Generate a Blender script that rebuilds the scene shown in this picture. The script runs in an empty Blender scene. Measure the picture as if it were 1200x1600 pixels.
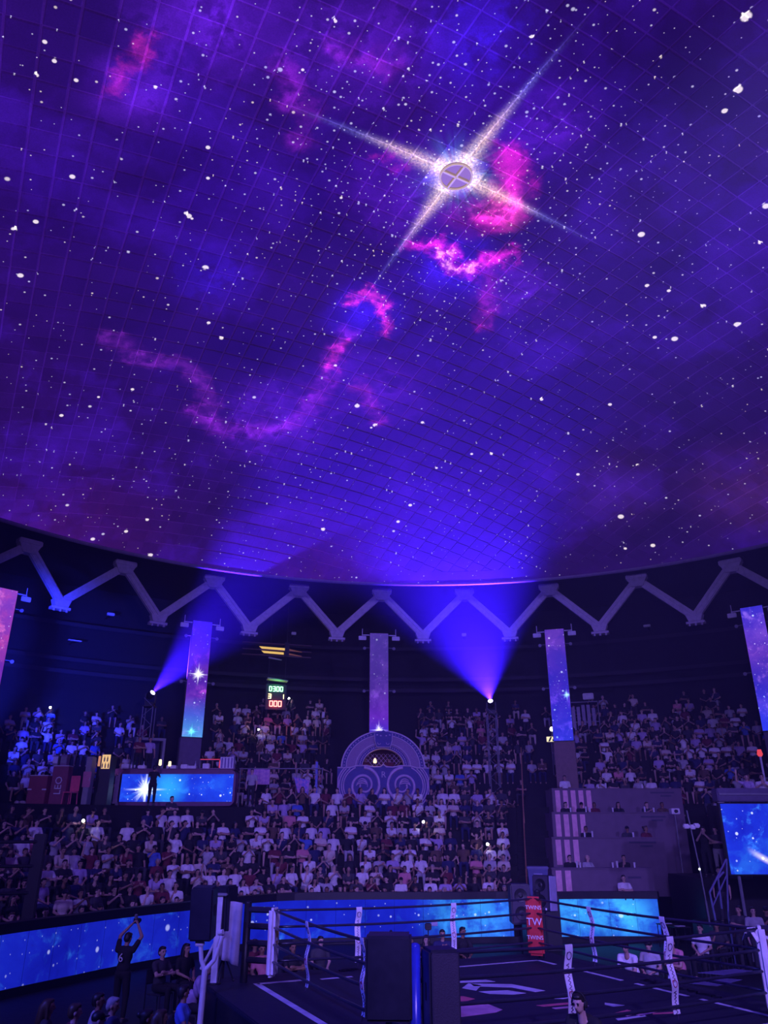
import bpy, bmesh, math, random
import numpy as np
from mathutils import Vector, Matrix, Quaternion

# ------------------------------------------------------------------ camera
SC = bpy.context.scene
COL = SC.collection
FPX, PITCH, CAM_H = 1180.0, math.radians(22.7), 3.85      # focal length in pixels of a 1200 x 1600 picture
cam_data = bpy.data.cameras.new('camera')
cam = bpy.data.objects.new('camera', cam_data)
COL.objects.link(cam)
cam_data.sensor_fit = 'VERTICAL'
cam_data.sensor_height = 36.0
cam_data.lens = 36.0 * FPX / 1600.0
cam_data.clip_end = 400
cam.location = (0, 0, CAM_H)
cam.rotation_euler = (math.pi / 2 + PITCH, 0, 0)
SC.camera = cam

# ------------------------------------------------------------------ world, exposure
world = bpy.data.worlds.new('world')
SC.world = world
world.use_nodes = True
world.node_tree.nodes['Background'].inputs[0].default_value = (0.001, 0.0006, 0.012, 1)
world.node_tree.nodes['Background'].inputs[1].default_value = 1.0
SC.view_settings.view_transform = 'Standard'
SC.view_settings.look = 'None'
SC.view_settings.exposure = 0.0
SC.view_settings.gamma = 1.0
SC.view_settings.use_curve_mapping = False
SC.cycles.use_denoising = True
SC.cycles.use_adaptive_sampling = True
SC.cycles.adaptive_threshold = 0.03
SC.cycles.max_bounces = 4
SC.cycles.diffuse_bounces = 2
SC.cycles.volume_bounces = 0
SC.cycles.sample_clamp_indirect = 2.0
SC.cycles.caustics_reflective = False
SC.cycles.caustics_refractive = False

# ------------------------------------------------------------------ stage lights out of view
def spot(name, loc, target, energy, colour, size, blend=0.6, radius=0.25):
    l = bpy.data.lights.new(name, 'SPOT')
    l.energy, l.color, l.spot_size, l.spot_blend, l.shadow_soft_size = energy, colour, math.radians(size), blend, radius
    o = bpy.data.objects.new(name, l)
    COL.objects.link(o)
    o.location = loc
    o.rotation_euler = (Vector(target) - Vector(loc)).to_track_quat('-Z', 'Y').to_euler()
    return o

WASH = 0.23
# unseen wash lights added behind the camera to brighten the far stands
spot('added_wash_light', (-15, -3, 13.2), (-5, 33, 2.5), 52000 * WASH, (0.235, 0.15, 1.0), 52, 0.8, 0.5)
spot('added_wash_light', (17, -4, 13.2), (6, 34, 3.0), 60000 * WASH, (0.235, 0.145, 1.0), 52, 0.8, 0.5)
spot('added_wash_light', (2, -8, 13.4), (2, 38, 4.0), 60000 * WASH, (0.21, 0.135, 1.0), 46, 0.8, 0.5)
# a blue light high on the left side that fills the haze there
spot('haze_light', (-13.6, 19, 7.5), (-18.5, 43.5, 12.2), 75000, (0.022, 0.035, 1.0), 34, 1.0, 0.8)
# violet light added to brighten the ring straps; blue light from the left
spot('ring_light', (5, -4, 12.5), (3.5, 14.5, 1.5), 15000, (0.30, 0.19, 1.0), 40, 0.9, 0.3)
spot('ring_light', (-14, 4, 12.0), (-0.5, 14, 1.6), 14000, (0.06, 0.07, 1.0), 34, 0.9, 0.3)
# unseen violet fill light added above the camera for the zigzag ring
spot('zigzag_fill_light', (2, 2, 7.0), (2, 41, 15.2), 9000, (0.34, 0.24, 1.0), 75, 0.8, 0.4)

# ------------------------------------------------------------------ picture -> place
CP, SP = math.cos(PITCH), math.sin(PITCH)
CX, CY = 2.0, 15.75                                   # the middle of the hall
def ray(px, py):
    dx, dy = (px - 600) / FPX, (800 - py) / FPX
    return Vector((dx, CP - dy * SP, SP + dy * CP))
EYE = Vector((0, 0, CAM_H))
def at_y(px, py, y):
    r = ray(px, py); return EYE + r * (y / r.y)
def at_z(px, py, z):
    r = ray(px, py); return EYE + r * ((z - CAM_H) / r.z)
def at_r(px, py, rad):
    r = ray(px, py)
    a = r.x ** 2 + r.y ** 2; b = -2 * (r.x * CX + r.y * CY); c = CX ** 2 + CY ** 2 - rad * rad
    return EYE + r * ((-b + math.sqrt(b * b - 4 * a * c)) / 2 / a)
DOME_R, DOME_TOP, DOME_RISE = 22.1, 20.6, 5.0
DOME_S = (DOME_R ** 2 + DOME_RISE ** 2) / (2 * DOME_RISE)
TH = math.radians(28.3)
D1 = Vector((-math.sin(TH), math.cos(TH), 0)); D2 = Vector((math.cos(TH), math.sin(TH), 0))
def at_dome(px, py):
    r = ray(px, py); o = EYE - Vector((CX, CY, DOME_TOP - DOME_S))
    a, b, c = r.dot(r), r.dot(o), o.dot(o) - DOME_S ** 2
    return EYE + r * ((-b + math.sqrt(b * b - a * c)) / a)
def dome_uv(px, py):
    q = at_dome(px, py) - Vector((CX, CY, 0)); return q.dot(D2), q.dot(D1)
def polar(ang, rad, z=0.0):                            # angle in degrees from the far side, clockwise seen from above
    a = math.radians(ang); return Vector((CX + rad * math.sin(a), CY + rad * math.cos(a), z))
def ang_of(p): return math.degrees(math.atan2(p.x - CX, p.y - CY))

# ------------------------------------------------------------------ mesh helpers
def tag(o, label=None, cat=None, group=None, kind=None):
    if label: o['label'] = label
    if cat: o['category'] = cat
    if group: o['group'] = group
    if kind: o['kind'] = kind
    return o
def empty(name, loc=(0, 0, 0), rz=0.0, label=None, cat=None, group=None, parent=None):
    o = bpy.data.objects.new(name, None)
    COL.objects.link(o)
    o.location = loc; o.rotation_euler = (0, 0, rz); o.empty_display_size = 0.1
    o.parent = parent
    return tag(o, label, cat, group)
def link(name, me, parent=None, loc=None, rz=None):
    o = bpy.data.objects.new(name, me)
    COL.objects.link(o); o.parent = parent
    if loc is not None: o.location = loc
    if rz is not None: o.rotation_euler = (0, 0, rz)
    return o
def copy_tree(o, parent=None):
    c = o.copy(); COL.objects.link(c); c.parent = parent
    for ch in o.children: copy_tree(ch, c)
    return c

class MB:
    """Collects vertices and faces; build() links them as one mesh object."""
    def __init__(s): s.v, s.f, s.m = [], [], []
    def add(s, vs, fs, m=0, M=None):
        b = len(s.v)
        s.v += [tuple(M @ Vector(v)) if M else tuple(v) for v in vs]
        s.f += [[b + i for i in f] for f in fs]; s.m += [m] * len(fs); return s
    def box(s, c, d, m=0, M=None, taper=1.0):
        x, y, z = d[0] / 2, d[1] / 2, d[2] / 2; t = taper
        vs = [(c[0] + sx * x * (t if sz > 0 else 1), c[1] + sy * y * (t if sz > 0 else 1), c[2] + sz * z)
              for sz in (-1, 1) for sy in (-1, 1) for sx in (-1, 1)]
        return s.add(vs, [(0, 2, 3, 1), (4, 5, 7, 6), (0, 1, 5, 4), (2, 6, 7, 3), (0, 4, 6, 2), (1, 3, 7, 5)], m, M)
    def bbox(s, c, d, r=0.02, m=0, M=None):
        """a box with chamfered edges"""
        x, y, z = d[0] / 2, d[1] / 2, d[2] / 2; r = min(r, x * .9, y * .9, z * .9)
        bm = bmesh.new(); bmesh.ops.create_cube(bm, size=1)
        for v in bm.verts: v.co = Vector((v.co.x * 2 * x + c[0], v.co.y * 2 * y + c[1], v.co.z * 2 * z + c[2]))
        bmesh.ops.bevel(bm, geom=bm.edges[:], offset=r, segments=2, affect='EDGES')
        return s.bm(bm, m, M)
    def bm(s, bm, m=0, M=None):
        bm.verts.index_update()
        s.add([v.co[:] for v in bm.verts], [[v.index for v in f.verts] for f in bm.faces], m, M); bm.free(); return s
    def tube(s, pts, r, n=8, m=0, M=None, caps=True):
        pts = [Vector(p) for p in pts]; k = len(pts); rs = r if isinstance(r, (list, tuple)) else [r] * k
        vs, fs = [], []; up = None
        for i, p in enumerate(pts):
            t = (pts[min(i + 1, k - 1)] - pts[max(i - 1, 0)]).normalized()
            if up is None:
                up = Vector((0, 0, 1)) if abs(t.z) < 0.9 else Vector((1, 0, 0))
            a = t.cross(up).normalized(); up = a.cross(t).normalized()
            for j in range(n):
                q = 2 * math.pi * (j + .5) / n
                vs.append(p + (a * math.cos(q) + up * math.sin(q)) * rs[i])
        for i in range(k - 1):
            for j in range(n):
                fs.append((i * n + j, i * n + (j + 1) % n, (i + 1) * n + (j + 1) % n, (i + 1) * n + j))
        if caps:
            fs.append(tuple(range(n))[::-1]); fs.append(tuple((k - 1) * n + j for j in range(n)))
        return s.add(vs, fs, m, M)
    def lathe(s, prof, n=16, m=0, M=None):
        vs, fs = [], []
        for r, z in prof:
            for j in range(n):
                q = 2 * math.pi * j / n; vs.append((r * math.cos(q), r * math.sin(q), z))
        for i in range(len(prof) - 1):
            for j in range(n):
                fs.append((i * n + j, i * n + (j + 1) % n, (i + 1) * n + (j + 1) % n, (i + 1) * n + j))
        fs.append(tuple(range(n))[::-1]); fs.append(tuple((len(prof) - 1) * n + j for j in range(n)))
        return s.add(vs, fs, m, M)
    def prism(s, poly, y0, y1, m=0, M=None):
        """polygon in x, z pushed along y"""
        n = len(poly)
        vs = [(p[0], y0, p[1]) for p in poly] + [(p[0], y1, p[1]) for p in poly]
        fs = [tuple(range(n)), tuple(range(2 * n - 1, n - 1, -1))]
        fs += [(i, n + i, n + (i + 1) % n, (i + 1) % n) for i in range(n)]
        return s.add(vs, fs, m, M)
    def ball(s, c, r, n=10, k=7, m=0, M=None):
        r = r if isinstance(r, (list, tuple)) else (r, r, r)
        vs, fs = [(c[0], c[1], c[2] - r[2])], []
        for i in range(1, k):
            a = -math.pi / 2 + math.pi * i / k
            for j in range(n):
                q = 2 * math.pi * j / n
                vs.append((c[0] + r[0] * math.cos(a) * math.cos(q), c[1] + r[1] * math.cos(a) * math.sin(q), c[2] + r[2] * math.sin(a)))
        vs.append((c[0], c[1], c[2] + r[2])); top = len(vs) - 1
        for j in range(n): fs.append((0, 1 + (j + 1) % n, 1 + j))
        for i in range(k - 2):
            for j in range(n):
                fs.append((1 + i * n + j, 1 + i * n + (j + 1) % n, 1 + (i + 1) * n + (j + 1) % n, 1 + (i + 1) * n + j))
        b = 1 + (k - 2) * n
        for j in range(n): fs.append((b + j, b + (j + 1) % n, top))
        return s.add(vs, fs, m, M)
    def capsule(s, a, b, ra, rb, n=10, m=0):
        a, b = Vector(a), Vector(b)
        s.tube([a, b], [ra, rb], n, m); s.ball(a, ra, n, 6, m); s.ball(b, rb, n, 6, m); return s
    def mesh(s, name, mats, smooth=False):
        me = bpy.data.meshes.new(name)
        me.from_pydata(s.v, [], s.f)
        for mt in (mats if isinstance(mats, (list, tuple)) else [mats]): me.materials.append(mt)
        if any(s.m): me.polygons.foreach_set('material_index', s.m)
        bm = bmesh.new(); bm.from_mesh(me); bmesh.ops.recalc_face_normals(bm, faces=bm.faces[:]); bm.to_mesh(me); bm.free()
        if smooth: me.polygons.foreach_set('use_smooth', [True] * len(me.polygons))
        me.update(); return me
    def build(s, name, mats, parent=None, loc=None, rz=None, smooth=False):
        return link(name, s.mesh(name, mats, smooth), parent, loc, rz)
def Mat(loc=(0, 0, 0), rz=0.0, rx=0.0, ry=0.0):
    return Matrix.Translation(loc) @ Matrix.Rotation(rz, 4, 'Z') @ Matrix.Rotation(ry, 4, 'Y') @ Matrix.Rotation(rx, 4, 'X')
def text_mesh(txt, size, depth=0.004, align='CENTER'):
    """flat lettering in x, z facing -y, as vertices and faces"""
    cu = bpy.data.curves.new('lettering', 'FONT'); cu.body = txt; cu.size = size; cu.extrude = depth; cu.align_x = align
    cu.align_y = 'CENTER'; cu.resolution_u = 2
    o = bpy.data.objects.new('lettering', cu)
    me = bpy.data.meshes.new_from_object(o)
    vs = [(v.co.x, -v.co.z, v.co.y) for v in me.vertices]; fs = [tuple(p.vertices) for p in me.polygons]
    bpy.data.objects.remove(o); bpy.data.curves.remove(cu); bpy.data.meshes.remove(me)
    return vs, fs

# ------------------------------------------------------------------ materials
class NT:
    """small helper that wires shader nodes"""
    def __init__(s, name):
        s.mat = bpy.data.materials.new(name); s.mat.use_nodes = True
        s.t = s.mat.node_tree; s.n = s.t.nodes; s.n.clear(); s.out = s.n.new('ShaderNodeOutputMaterial')
    def put(s, inp, v):
        if isinstance(v, bpy.types.NodeSocket): s.t.links.new(v, inp)
        elif v is not None:
            if inp.type == 'RGBA' and len(v) == 3: v = (*v, 1)
            inp.default_value = v
    def math(s, op, a, b=None, c=None, clamp=False):
        n = s.n.new('ShaderNodeMath'); n.operation = op; n.use_clamp = clamp
        for i, v in enumerate((a, b, c)): s.put(n.inputs[i], v)
        return n.outputs[0]
    def vm(s, op, a, b=None, scale=None):
        n = s.n.new('ShaderNodeVectorMath'); n.operation = op; s.put(n.inputs[0], a); s.put(n.inputs[1], b)
        if scale is not None: s.put(n.inputs['Scale'], scale)
        return n.outputs['Value'] if op in ('DOT_PRODUCT', 'LENGTH', 'DISTANCE') else n.outputs[0]
    def noise(s, vec, scale, detail=3, rough=0.5, dist=0.0, colour=False):
        n = s.n.new('ShaderNodeTexNoise'); s.put(n.inputs['Vector'], vec)
        for k, v in (('Scale', scale), ('Detail', detail), ('Roughness', rough), ('Distortion', dist)): s.put(n.inputs[k], v)
        return n.outputs['Color' if colour else 'Fac']
    def smooth(s, v, a, b, lo=0.0, hi=1.0):
        n = s.n.new('ShaderNodeMapRange'); n.interpolation_type = 'SMOOTHSTEP'
        for i, x in enumerate((v, a, b, lo, hi)): s.put(n.inputs[i], x)
        return n.outputs[0]
    def ramp(s, fac, stops):
        n = s.n.new('ShaderNodeValToRGB'); s.put(n.inputs[0], fac); e = n.color_ramp.elements
        while len(e) < len(stops): e.new(0.5)
        for x, (p, c) in zip(e, stops): x.position = p; x.color = (*c, 1)
        return n.outputs[0]
    def col_add(s, a, colour, fac):
        """a + colour * fac"""
        return s.vm('ADD', a, s.vm('SCALE', colour, None, fac))
    def voronoi(s, vec, scale, dims='2D', rand=1.0):
        n = s.n.new('ShaderNodeTexVoronoi'); n.voronoi_dimensions = dims; s.put(n.inputs['Vector'], vec)
        n.inputs['Scale'].default_value = scale; n.inputs['Randomness'].default_value = rand
        return n.outputs['Distance'], n.outputs['Color']
    def stars(s, vec, scale, r0, r1, keep):
        """bright dots: one per cell of a Voronoi pattern, of random size, KEEP of them kept"""
        d, c = s.voronoi(vec, scale)
        sp = s.n.new('ShaderNodeSeparateColor'); s.put(sp.inputs[0], c)
        rad = s.math('MULTIPLY_ADD', s.math('POWER', sp.outputs[0], 3.0), r1 - r0, r0)
        on = s.math('LESS_THAN', sp.outputs[1], keep)
        v = s.smooth(s.math('DIVIDE', d, rad), 1.0, 0.45)
        return s.math('MULTIPLY', v, on), sp.outputs[2]
def mat(name, colour, rough=0.6, metal=0.0, vary=0.12, scale=6.0, bump=0.0, spec=0.5, emit=None, strength=0.0):
    """a plain surface with a little procedural unevenness of colour and gloss"""
    k = NT(name); p = k.n.new('ShaderNodeBsdfPrincipled'); k.t.links.new(p.outputs[0], k.out.inputs[0])
    tc = k.n.new('ShaderNodeTexCoord'); f = k.noise(tc.outputs['Object'], scale, 3)
    lo = tuple(c * (1 - vary) for c in colour); hi = tuple(min(1, c * (1 + vary)) for c in colour)
    k.put(p.inputs['Base Color'], k.ramp(f, [(0.3, lo), (0.7, hi)]))
    k.put(p.inputs['Roughness'], k.math('MULTIPLY_ADD', f, 0.15, rough - 0.07))
    p.inputs['Metallic'].default_value = metal; p.inputs['Specular IOR Level'].default_value = spec
    if bump:
        b = k.n.new('ShaderNodeBump'); b.inputs['Strength'].default_value = bump; b.inputs['Distance'].default_value = 0.01
        k.put(b.inputs['Height'], f); k.put(p.inputs['Normal'], b.outputs[0])
    if emit: p.inputs['Emission Color'].default_value = (*emit, 1); p.inputs['Emission Strength'].default_value = strength
    return k.mat
def glow(name, colour, strength, sample='NONE'):
    k = NT(name); e = k.n.new('ShaderNodeEmission'); e.inputs[0].default_value = (*colour, 1); e.inputs[1].default_value = strength
    k.t.links.new(e.outputs[0], k.out.inputs[0]); k.mat.cycles.emission_sampling = sample; return k.mat

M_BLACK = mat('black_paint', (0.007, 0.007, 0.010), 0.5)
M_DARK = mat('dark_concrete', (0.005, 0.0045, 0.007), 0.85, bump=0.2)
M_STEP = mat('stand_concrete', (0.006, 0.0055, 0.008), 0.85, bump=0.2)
M_WHITE = mat('white_vinyl', (0.72, 0.70, 0.74), 0.5, bump=0.05)
M_STEEL = mat('grey_steel', (0.42, 0.42, 0.46), 0.35, 0.8)
M_PALE = mat('pale_painted_steel', (0.62, 0.62, 0.66), 0.45)
M_NAVY = mat('navy_canvas', (0.006, 0.006, 0.022), 0.7, bump=0.15)
M_GREY = mat('mid_grey_paint', (0.22, 0.22, 0.25), 0.6)
M_RED = mat('red_vinyl', (0.55, 0.03, 0.03), 0.4)
M_WOOD = mat('dusky_wood_laminate', (0.15, 0.10, 0.15), 0.6, scale=2.5)
# ------------------------------------------------------------------ people
SKINS = [mat('skin_tan', (0.42, 0.25, 0.18), 0.55, vary=0.06), mat('skin_light', (0.58, 0.38, 0.30), 0.55, vary=0.06), mat('skin_brown', (0.26, 0.14, 0.09), 0.55, vary=0.06)]
M_HAIR = [mat('black_hair', (0.012, 0.010, 0.010), 0.5, scale=40), mat('brown_hair', (0.06, 0.035, 0.02), 0.5, scale=40), mat('grey_hair', (0.30, 0.29, 0.28), 0.6, scale=40)]
M_EYE = mat('eye_and_brow', (0.015, 0.012, 0.012), 0.3)
M_SHOE = mat('shoe', (0.05, 0.05, 0.055), 0.6)
CLOTH = {n: mat(n.replace(' ', '_') + '_cloth', c, 0.85, vary=0.08, scale=14, bump=0.15) for n, c in {
    'white': (0.72, 0.70, 0.72), 'cream': (0.60, 0.52, 0.46), 'pale grey': (0.42, 0.41, 0.44), 'lilac': (0.42, 0.33, 0.55),
    'black': (0.012, 0.012, 0.016), 'charcoal': (0.045, 0.045, 0.055), 'navy': (0.02, 0.025, 0.09), 'maroon': (0.14, 0.02, 0.035),
    'blue': (0.07, 0.14, 0.50), 'orange': (0.60, 0.15, 0.06), 'pink': (0.60, 0.22, 0.28), 'brown': (0.12, 0.07, 0.045)}.items()}

def remesh(mb, voxel, tris, smooth=4):
    """joins overlapping closed shapes into ONE continuous skin"""
    me = bpy.data.meshes.new('shape'); me.from_pydata(mb.v, [], mb.f)
    bm = bmesh.new(); bm.from_mesh(me); bmesh.ops.recalc_face_normals(bm, faces=bm.faces[:]); bm.to_mesh(me); bm.free()
    o = bpy.data.objects.new('shape', me); COL.objects.link(o)
    r = o.modifiers.new('r', 'REMESH'); r.mode = 'VOXEL'; r.voxel_size = voxel
    if smooth:
        s = o.modifiers.new('s', 'SMOOTH'); s.iterations = smooth; s.factor = 0.5
    bpy.context.view_layer.update()
    dg = bpy.context.evaluated_depsgraph_get()
    m2 = bpy.data.meshes.new_from_object(o.evaluated_get(dg))
    n = sum(len(p.vertices) - 2 for p in m2.polygons)
    if n > tris:
        o.modifiers.clear(); old = o.data; o.data = m2; bpy.data.meshes.remove(old)
        d = o.modifiers.new('d', 'DECIMATE'); d.ratio = tris / n
        bpy.context.view_layer.update()
        dg = bpy.context.evaluated_depsgraph_get()
        m3 = bpy.data.meshes.new_from_object(o.evaluated_get(dg))
    else: m3 = m2
    bpy.data.objects.remove(o)
    m3.materials.clear()
    m3.polygons.foreach_set('use_smooth', [True] * len(m3.polygons))
    return m3

def hand_shapes(mb, wrist, elbow, palm_dir, curl, side, k=1.0):
    """palm, four unequal fingers with a bend and a thumb that leaves the side of the palm"""
    f = (Vector(wrist) - Vector(elbow)).normalized()
    pn = Vector(palm_dir); pn = (pn - f * pn.dot(f)).normalized(); w = f.cross(pn).normalized() * side
    M = Matrix((w, pn, f)).transposed().to_4x4(); M.translation = wrist
    mb.ball((0, 0, 0.045), (0.042 * k, 0.02 * k, 0.052 * k), 10, 7, 0, M)
    for i, (x, L) in enumerate(((-0.030, 0.058), (-0.010, 0.070), (0.010, 0.066), (0.029, 0.052))):
        a = Vector((x, 0.0, 0.082)); c = curl * (0.7 + 0.1 * i)
        b = a + Vector((x * .15, math.sin(c), math.cos(c))) * L * .55
        d = b + Vector((x * .1, math.sin(c * 2.1), math.cos(c * 2.1))) * L * .5
        mb.capsule(M @ a, M @ b, .0095 * k, .009 * k, 6); mb.capsule(M @ b, M @ d, .009 * k, .0075 * k, 6)
    a = Vector((-0.034, 0.004, 0.03)); b = a + Vector((-0.030, 0.014, 0.028)); d = b + Vector((-0.006, 0.012 + .01 * curl, 0.028))
    mb.capsule(M @ a, M @ b, .013 * k, .010 * k, 6); mb.capsule(M @ b, M @ d, .010 * k, .008 * k, 6)

def head_frame(neck, look):
    """matrix of a head that stands on NECK; LOOK = (turn, nod)"""
    return Matrix.Translation(neck) @ Matrix.Rotation(look[0], 4, 'Z') @ Matrix.Rotation(-look[1], 4, 'X')

# Every pose: forward is +y, the figure sits at z = 0 (seat) or stands at z = 0 (sole). Points are (left, right).
def make_pose(seated, elbows, hands, lean=0.0, look=(0, 0), palms=((0, 1, 0), (0, 1, 0)), curls=(0.5, 0.5), women=False, knees=None, feet=None):
    base = 0.10 if seated else 0.90
    hip = Vector((0, 0, base)); ln = math.sin(lean)
    ch = hip + Vector((0, 0.34 * ln, 0.34)); nk = hip + Vector((0, 0.53 * ln, 0.505))
    sh = [Vector((sx * (0.165 if women else 0.19), nk.y - 0.02, nk.z - 0.055)) for sx in (-1, 1)]
    hp = [Vector((sx * 0.095, 0, base - 0.01)) for sx in (-1, 1)]
    if seated:
        kn = knees or [Vector((sx * 0.14, 0.44, 0.09)) for sx in (-1, 1)]
        ft = feet or [Vector((sx * 0.14, 0.42, -0.36)) for sx in (-1, 1)]
    else:
        kn = knees or [Vector((sx * 0.105, 0.03, 0.48)) for sx in (-1, 1)]
        ft = feet or [Vector((sx * 0.115, -0.01, 0.07)) for sx in (-1, 1)]
    kn, ft = [Vector(k) for k in kn], [Vector(k) for k in ft]
    el, hd = [Vector(e) for e in elbows], [Vector(h) for h in hands]
    H = head_frame(nk + Vector((0, 0.02 * ln, 0.0)), look)
    def skin(mb, fine=True):
        mb.capsule(nk - Vector((0, 0, .05)), nk + Vector((0, .015, .08)), .058, .05)
        mb.ball((0, 0.0, .185), (.074, .092, .095), 12, 8, 0, H); mb.ball((0, .022, .125), (.058, .068, .062), 12, 8, 0, H)
        mb.ball((0, .045, .088), (.03, .03, .025), 8, 6, 0, H)                              # chin
        mb.ball((0, .098, .152), (.014, .022, .02), 8, 6, 0, H); mb.ball((0, .088, .178), (.010, .014, .03), 8, 6, 0, H)   # nose
        mb.ball((0, .079, .112), (.026, .012, .012), 8, 6, 0, H)                            # lips
        for sx in (-1, 1):
            mb.ball((sx * .076, -.005, .155), (.012, .024, .034), 8, 6, 0, H)               # ears
            mb.ball((sx * .032, .08, .198), (.026, .012, .009), 8, 6, 0, H)                 # brow
        mb.ball(ch + Vector((0, 0, -.02)), (.15, .10, .19)); mb.ball(hip + Vector((0, 0, .06)), (.14, .10, .15))
        for i in (0, 1):
            mb.capsule(ch + Vector((0, 0, .1)), sh[i], .08, .056)
            mb.capsule(sh[i], el[i], .050, .039); mb.capsule(el[i], hd[i], .040, .026)
            hand_shapes(mb, hd[i], el[i], palms[i], curls[i], (-1, 1)[i])
            mb.capsule(hp[i], kn[i], .085, .056); mb.capsule(kn[i], ft[i], .055, .036)
            mb.capsule(ft[i] + Vector((0, -.03, -.03)), ft[i] + Vector((0, .13, -.045)), .036, .028)
        return mb
    def shirt(mb):
        mb.ball(ch + Vector((0, 0.005, .0)), (.178 if not women else .158, .128, .20), 14, 9); mb.ball(hip + Vector((0, .005, .10)), (.165, .128, .19), 14, 9)
        if women:
            for sx in (-1, 1): mb.ball(ch + Vector((sx * .07, .095, .03)), (.065, .055, .06))
        for i in (0, 1):
            mb.capsule(ch + Vector((0, -.01, .12)), sh[i] + Vector((0, 0, .004)), .082, .066)
            mb.capsule(sh[i], sh[i].lerp(el[i], .62), .067, .058)
        return mb
    def legs(mb, short=False):
        mb.ball(hip + Vector((0, 0, .01)), (.168, .128, .12), 14, 9)
        for i in (0, 1):
            e = kn[i].lerp(hp[i], .12) if short else kn[i]
            mb.capsule(hp[i], e, .098, .074)
            if not short: mb.capsule(kn[i], kn[i].lerp(ft[i], .9), .070, .054)
        return mb
    def shoes(mb):
        for i in (0, 1):
            mb.capsule(ft[i] + Vector((0, -.035, -.032)), ft[i] + Vector((0, .15, -.045)), .046, .036)
            mb.box(ft[i] + Vector((0, .06, -.067)), (.085, .27, .02))
        return mb
    def hair(mb, style):
        if style == 'cap':
            mb.ball((0, -.004, .205), (.085, .103, .085), 14, 8, 0, H); mb.ball((0, .11, .205), (.07, .075, .012), 12, 6, 0, H)
            return mb
        mb.ball((0, -.022, .205), (.084, .092, .088), 14, 8, 0, H); mb.ball((0, -.05, .165), (.078, .064, .085), 12, 8, 0, H)
        mb.ball((0, .035, .255), (.066, .055, .035), 10, 6, 0, H)
        if style == 'long':
            for sx in (-1, 1): mb.capsule(H @ Vector((sx * .07, -.012, .19)), H @ Vector((sx * .085, .0, -.02)), .028, .03)
            mb.capsule(H @ Vector((0, -.075, .17)), H @ Vector((0, -.10, -.06)), .07, .075)
        if style == 'bun': mb.ball((0, -.12, .235), (.045, .045, .045), 10, 7, 0, H)
        return mb
    def eyes(mb):
        for sx in (-1, 1):
            mb.ball((sx * .031, .084, .180), (.012, .008, .008), 8, 5, 0, H); mb.ball((sx * .033, .089, .200), (.020, .006, .005), 8, 5, 0, H)
        mb.ball((0, .089, .111), (.020, .004, .003), 8, 5, 0, H)
        return mb
    return dict(skin=skin, shirt=shirt, legs=legs, shoes=shoes, hair=hair, eyes=eyes, hands=hd, head=H, seated=seated, elbows=el)

_sd, _sl = 0.10, 0.16
POSES = {
 'hands in lap': make_pose(True, [(-.25, .06, .32), (.25, .06, .32)], [(-.09, .25, .22), (.09, .25, .22)], 0.05, (0, 0), ((0, 0, -1),) * 2),
 'leaning on knees': make_pose(True, [(-.19, .36, .27), (.19, .36, .27)], [(-.03, .52, .30), (.05, .53, .27)], 0.55, (0, .25), ((1, 0, 0), (-1, 0, 0)), (.7, .7)),
 'arms crossed': make_pose(True, [(-.25, .14, .35), (.25, .14, .35)], [(.08, .24, .40), (-.08, .26, .36)], 0.03, (-.2, 0), ((0, -1, 0),) * 2, (.4, .4)),
 'clapping': make_pose(True, [(-.25, .14, .38), (.25, .14, .38)], [(-.035, .36, .52), (.035, .36, .52)], 0.05, (0, .05), ((1, 0, 0), (-1, 0, 0)), (.15, .15)),
 'raising a phone': make_pose(True, [(-.24, .07, .33), (.28, .22, .50)], [(-.09, .25, .22), (.14, .38, .72)], 0.02, (0, .15), ((0, 0, -1), (0, 1, .2)), (.5, .9)),
 'chin on hand': make_pose(True, [(-.24, .07, .33), (.16, .26, .30)], [(-.06, .25, .24), (.055, .20, .52)], 0.30, (-.15, -.05), ((0, 0, -1), (0, -1, 0)), (.5, .9)),
 'holding phone to face': make_pose(True, [(-.24, .20, .42), (.24, .20, .42)], [(-.05, .35, .62), (.05, .35, .62)], 0.05, (0, -.02), ((1, .3, 0), (-1, .3, 0)), (.7, .7), women=True),
 'turned aside': make_pose(True, [(-.26, .02, .30), (.24, .08, .33)], [(-.15, .22, .20), (.04, .25, .24)], -0.03, (.65, .02), ((0, 0, -1),) * 2, women=True),
 'leaning back': make_pose(True, [(-.27, -.10, .30), (.27, -.10, .30)], [(-.22, .12, .14), (.22, .12, .14)], -0.22, (-.35, .15), ((0, 0, -1),) * 2),
 'hand lifted': make_pose(True, [(-.24, .07, .33), (.36, .08, .64)], [(-.09, .25, .22), (.34, .14, .90)], 0.02, (.15, .1), ((0, 0, -1), (0, 1, 0)), (.5, .1), women=True),
 'standing': make_pose(False, [(-.25, -.02, 1.07), (.25, -.02, 1.07)], [(-.25, .08, .83), (.25, .08, .83)], 0.0, (.1, 0), ((1, 0, 0), (-1, 0, 0)), (.4, .4)),
 'standing arms crossed': make_pose(False, [(-.26, .12, 1.13), (.26, .12, 1.13)], [(.08, .23, 1.20), (-.08, .25, 1.15)], 0.0, (-.2, 0), ((0, -1, 0),) * 2, (.4, .4)),
 'standing with phone': make_pose(False, [(-.24, .20, 1.22), (.24, .20, 1.22)], [(-.05, .36, 1.46), (.05, .36, 1.46)], 0.0, (0, .05), ((1, .3, 0), (-1, .3, 0)), (.8, .8), women=True),
 'camera overhead': make_pose(False, [(-.27, .17, 1.60), (.27, .17, 1.60)], [(-.07, .26, 1.82), (.08, .26, 1.84)], 0.03, (0, .25), ((1, .3, 0), (-1, .3, 0)), (.9, .9),
                              knees=[(-.12, .05, .48), (.12, .02, .48)], feet=[(-.15, .02, .07), (.14, -.04, .07)]),
}
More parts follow.
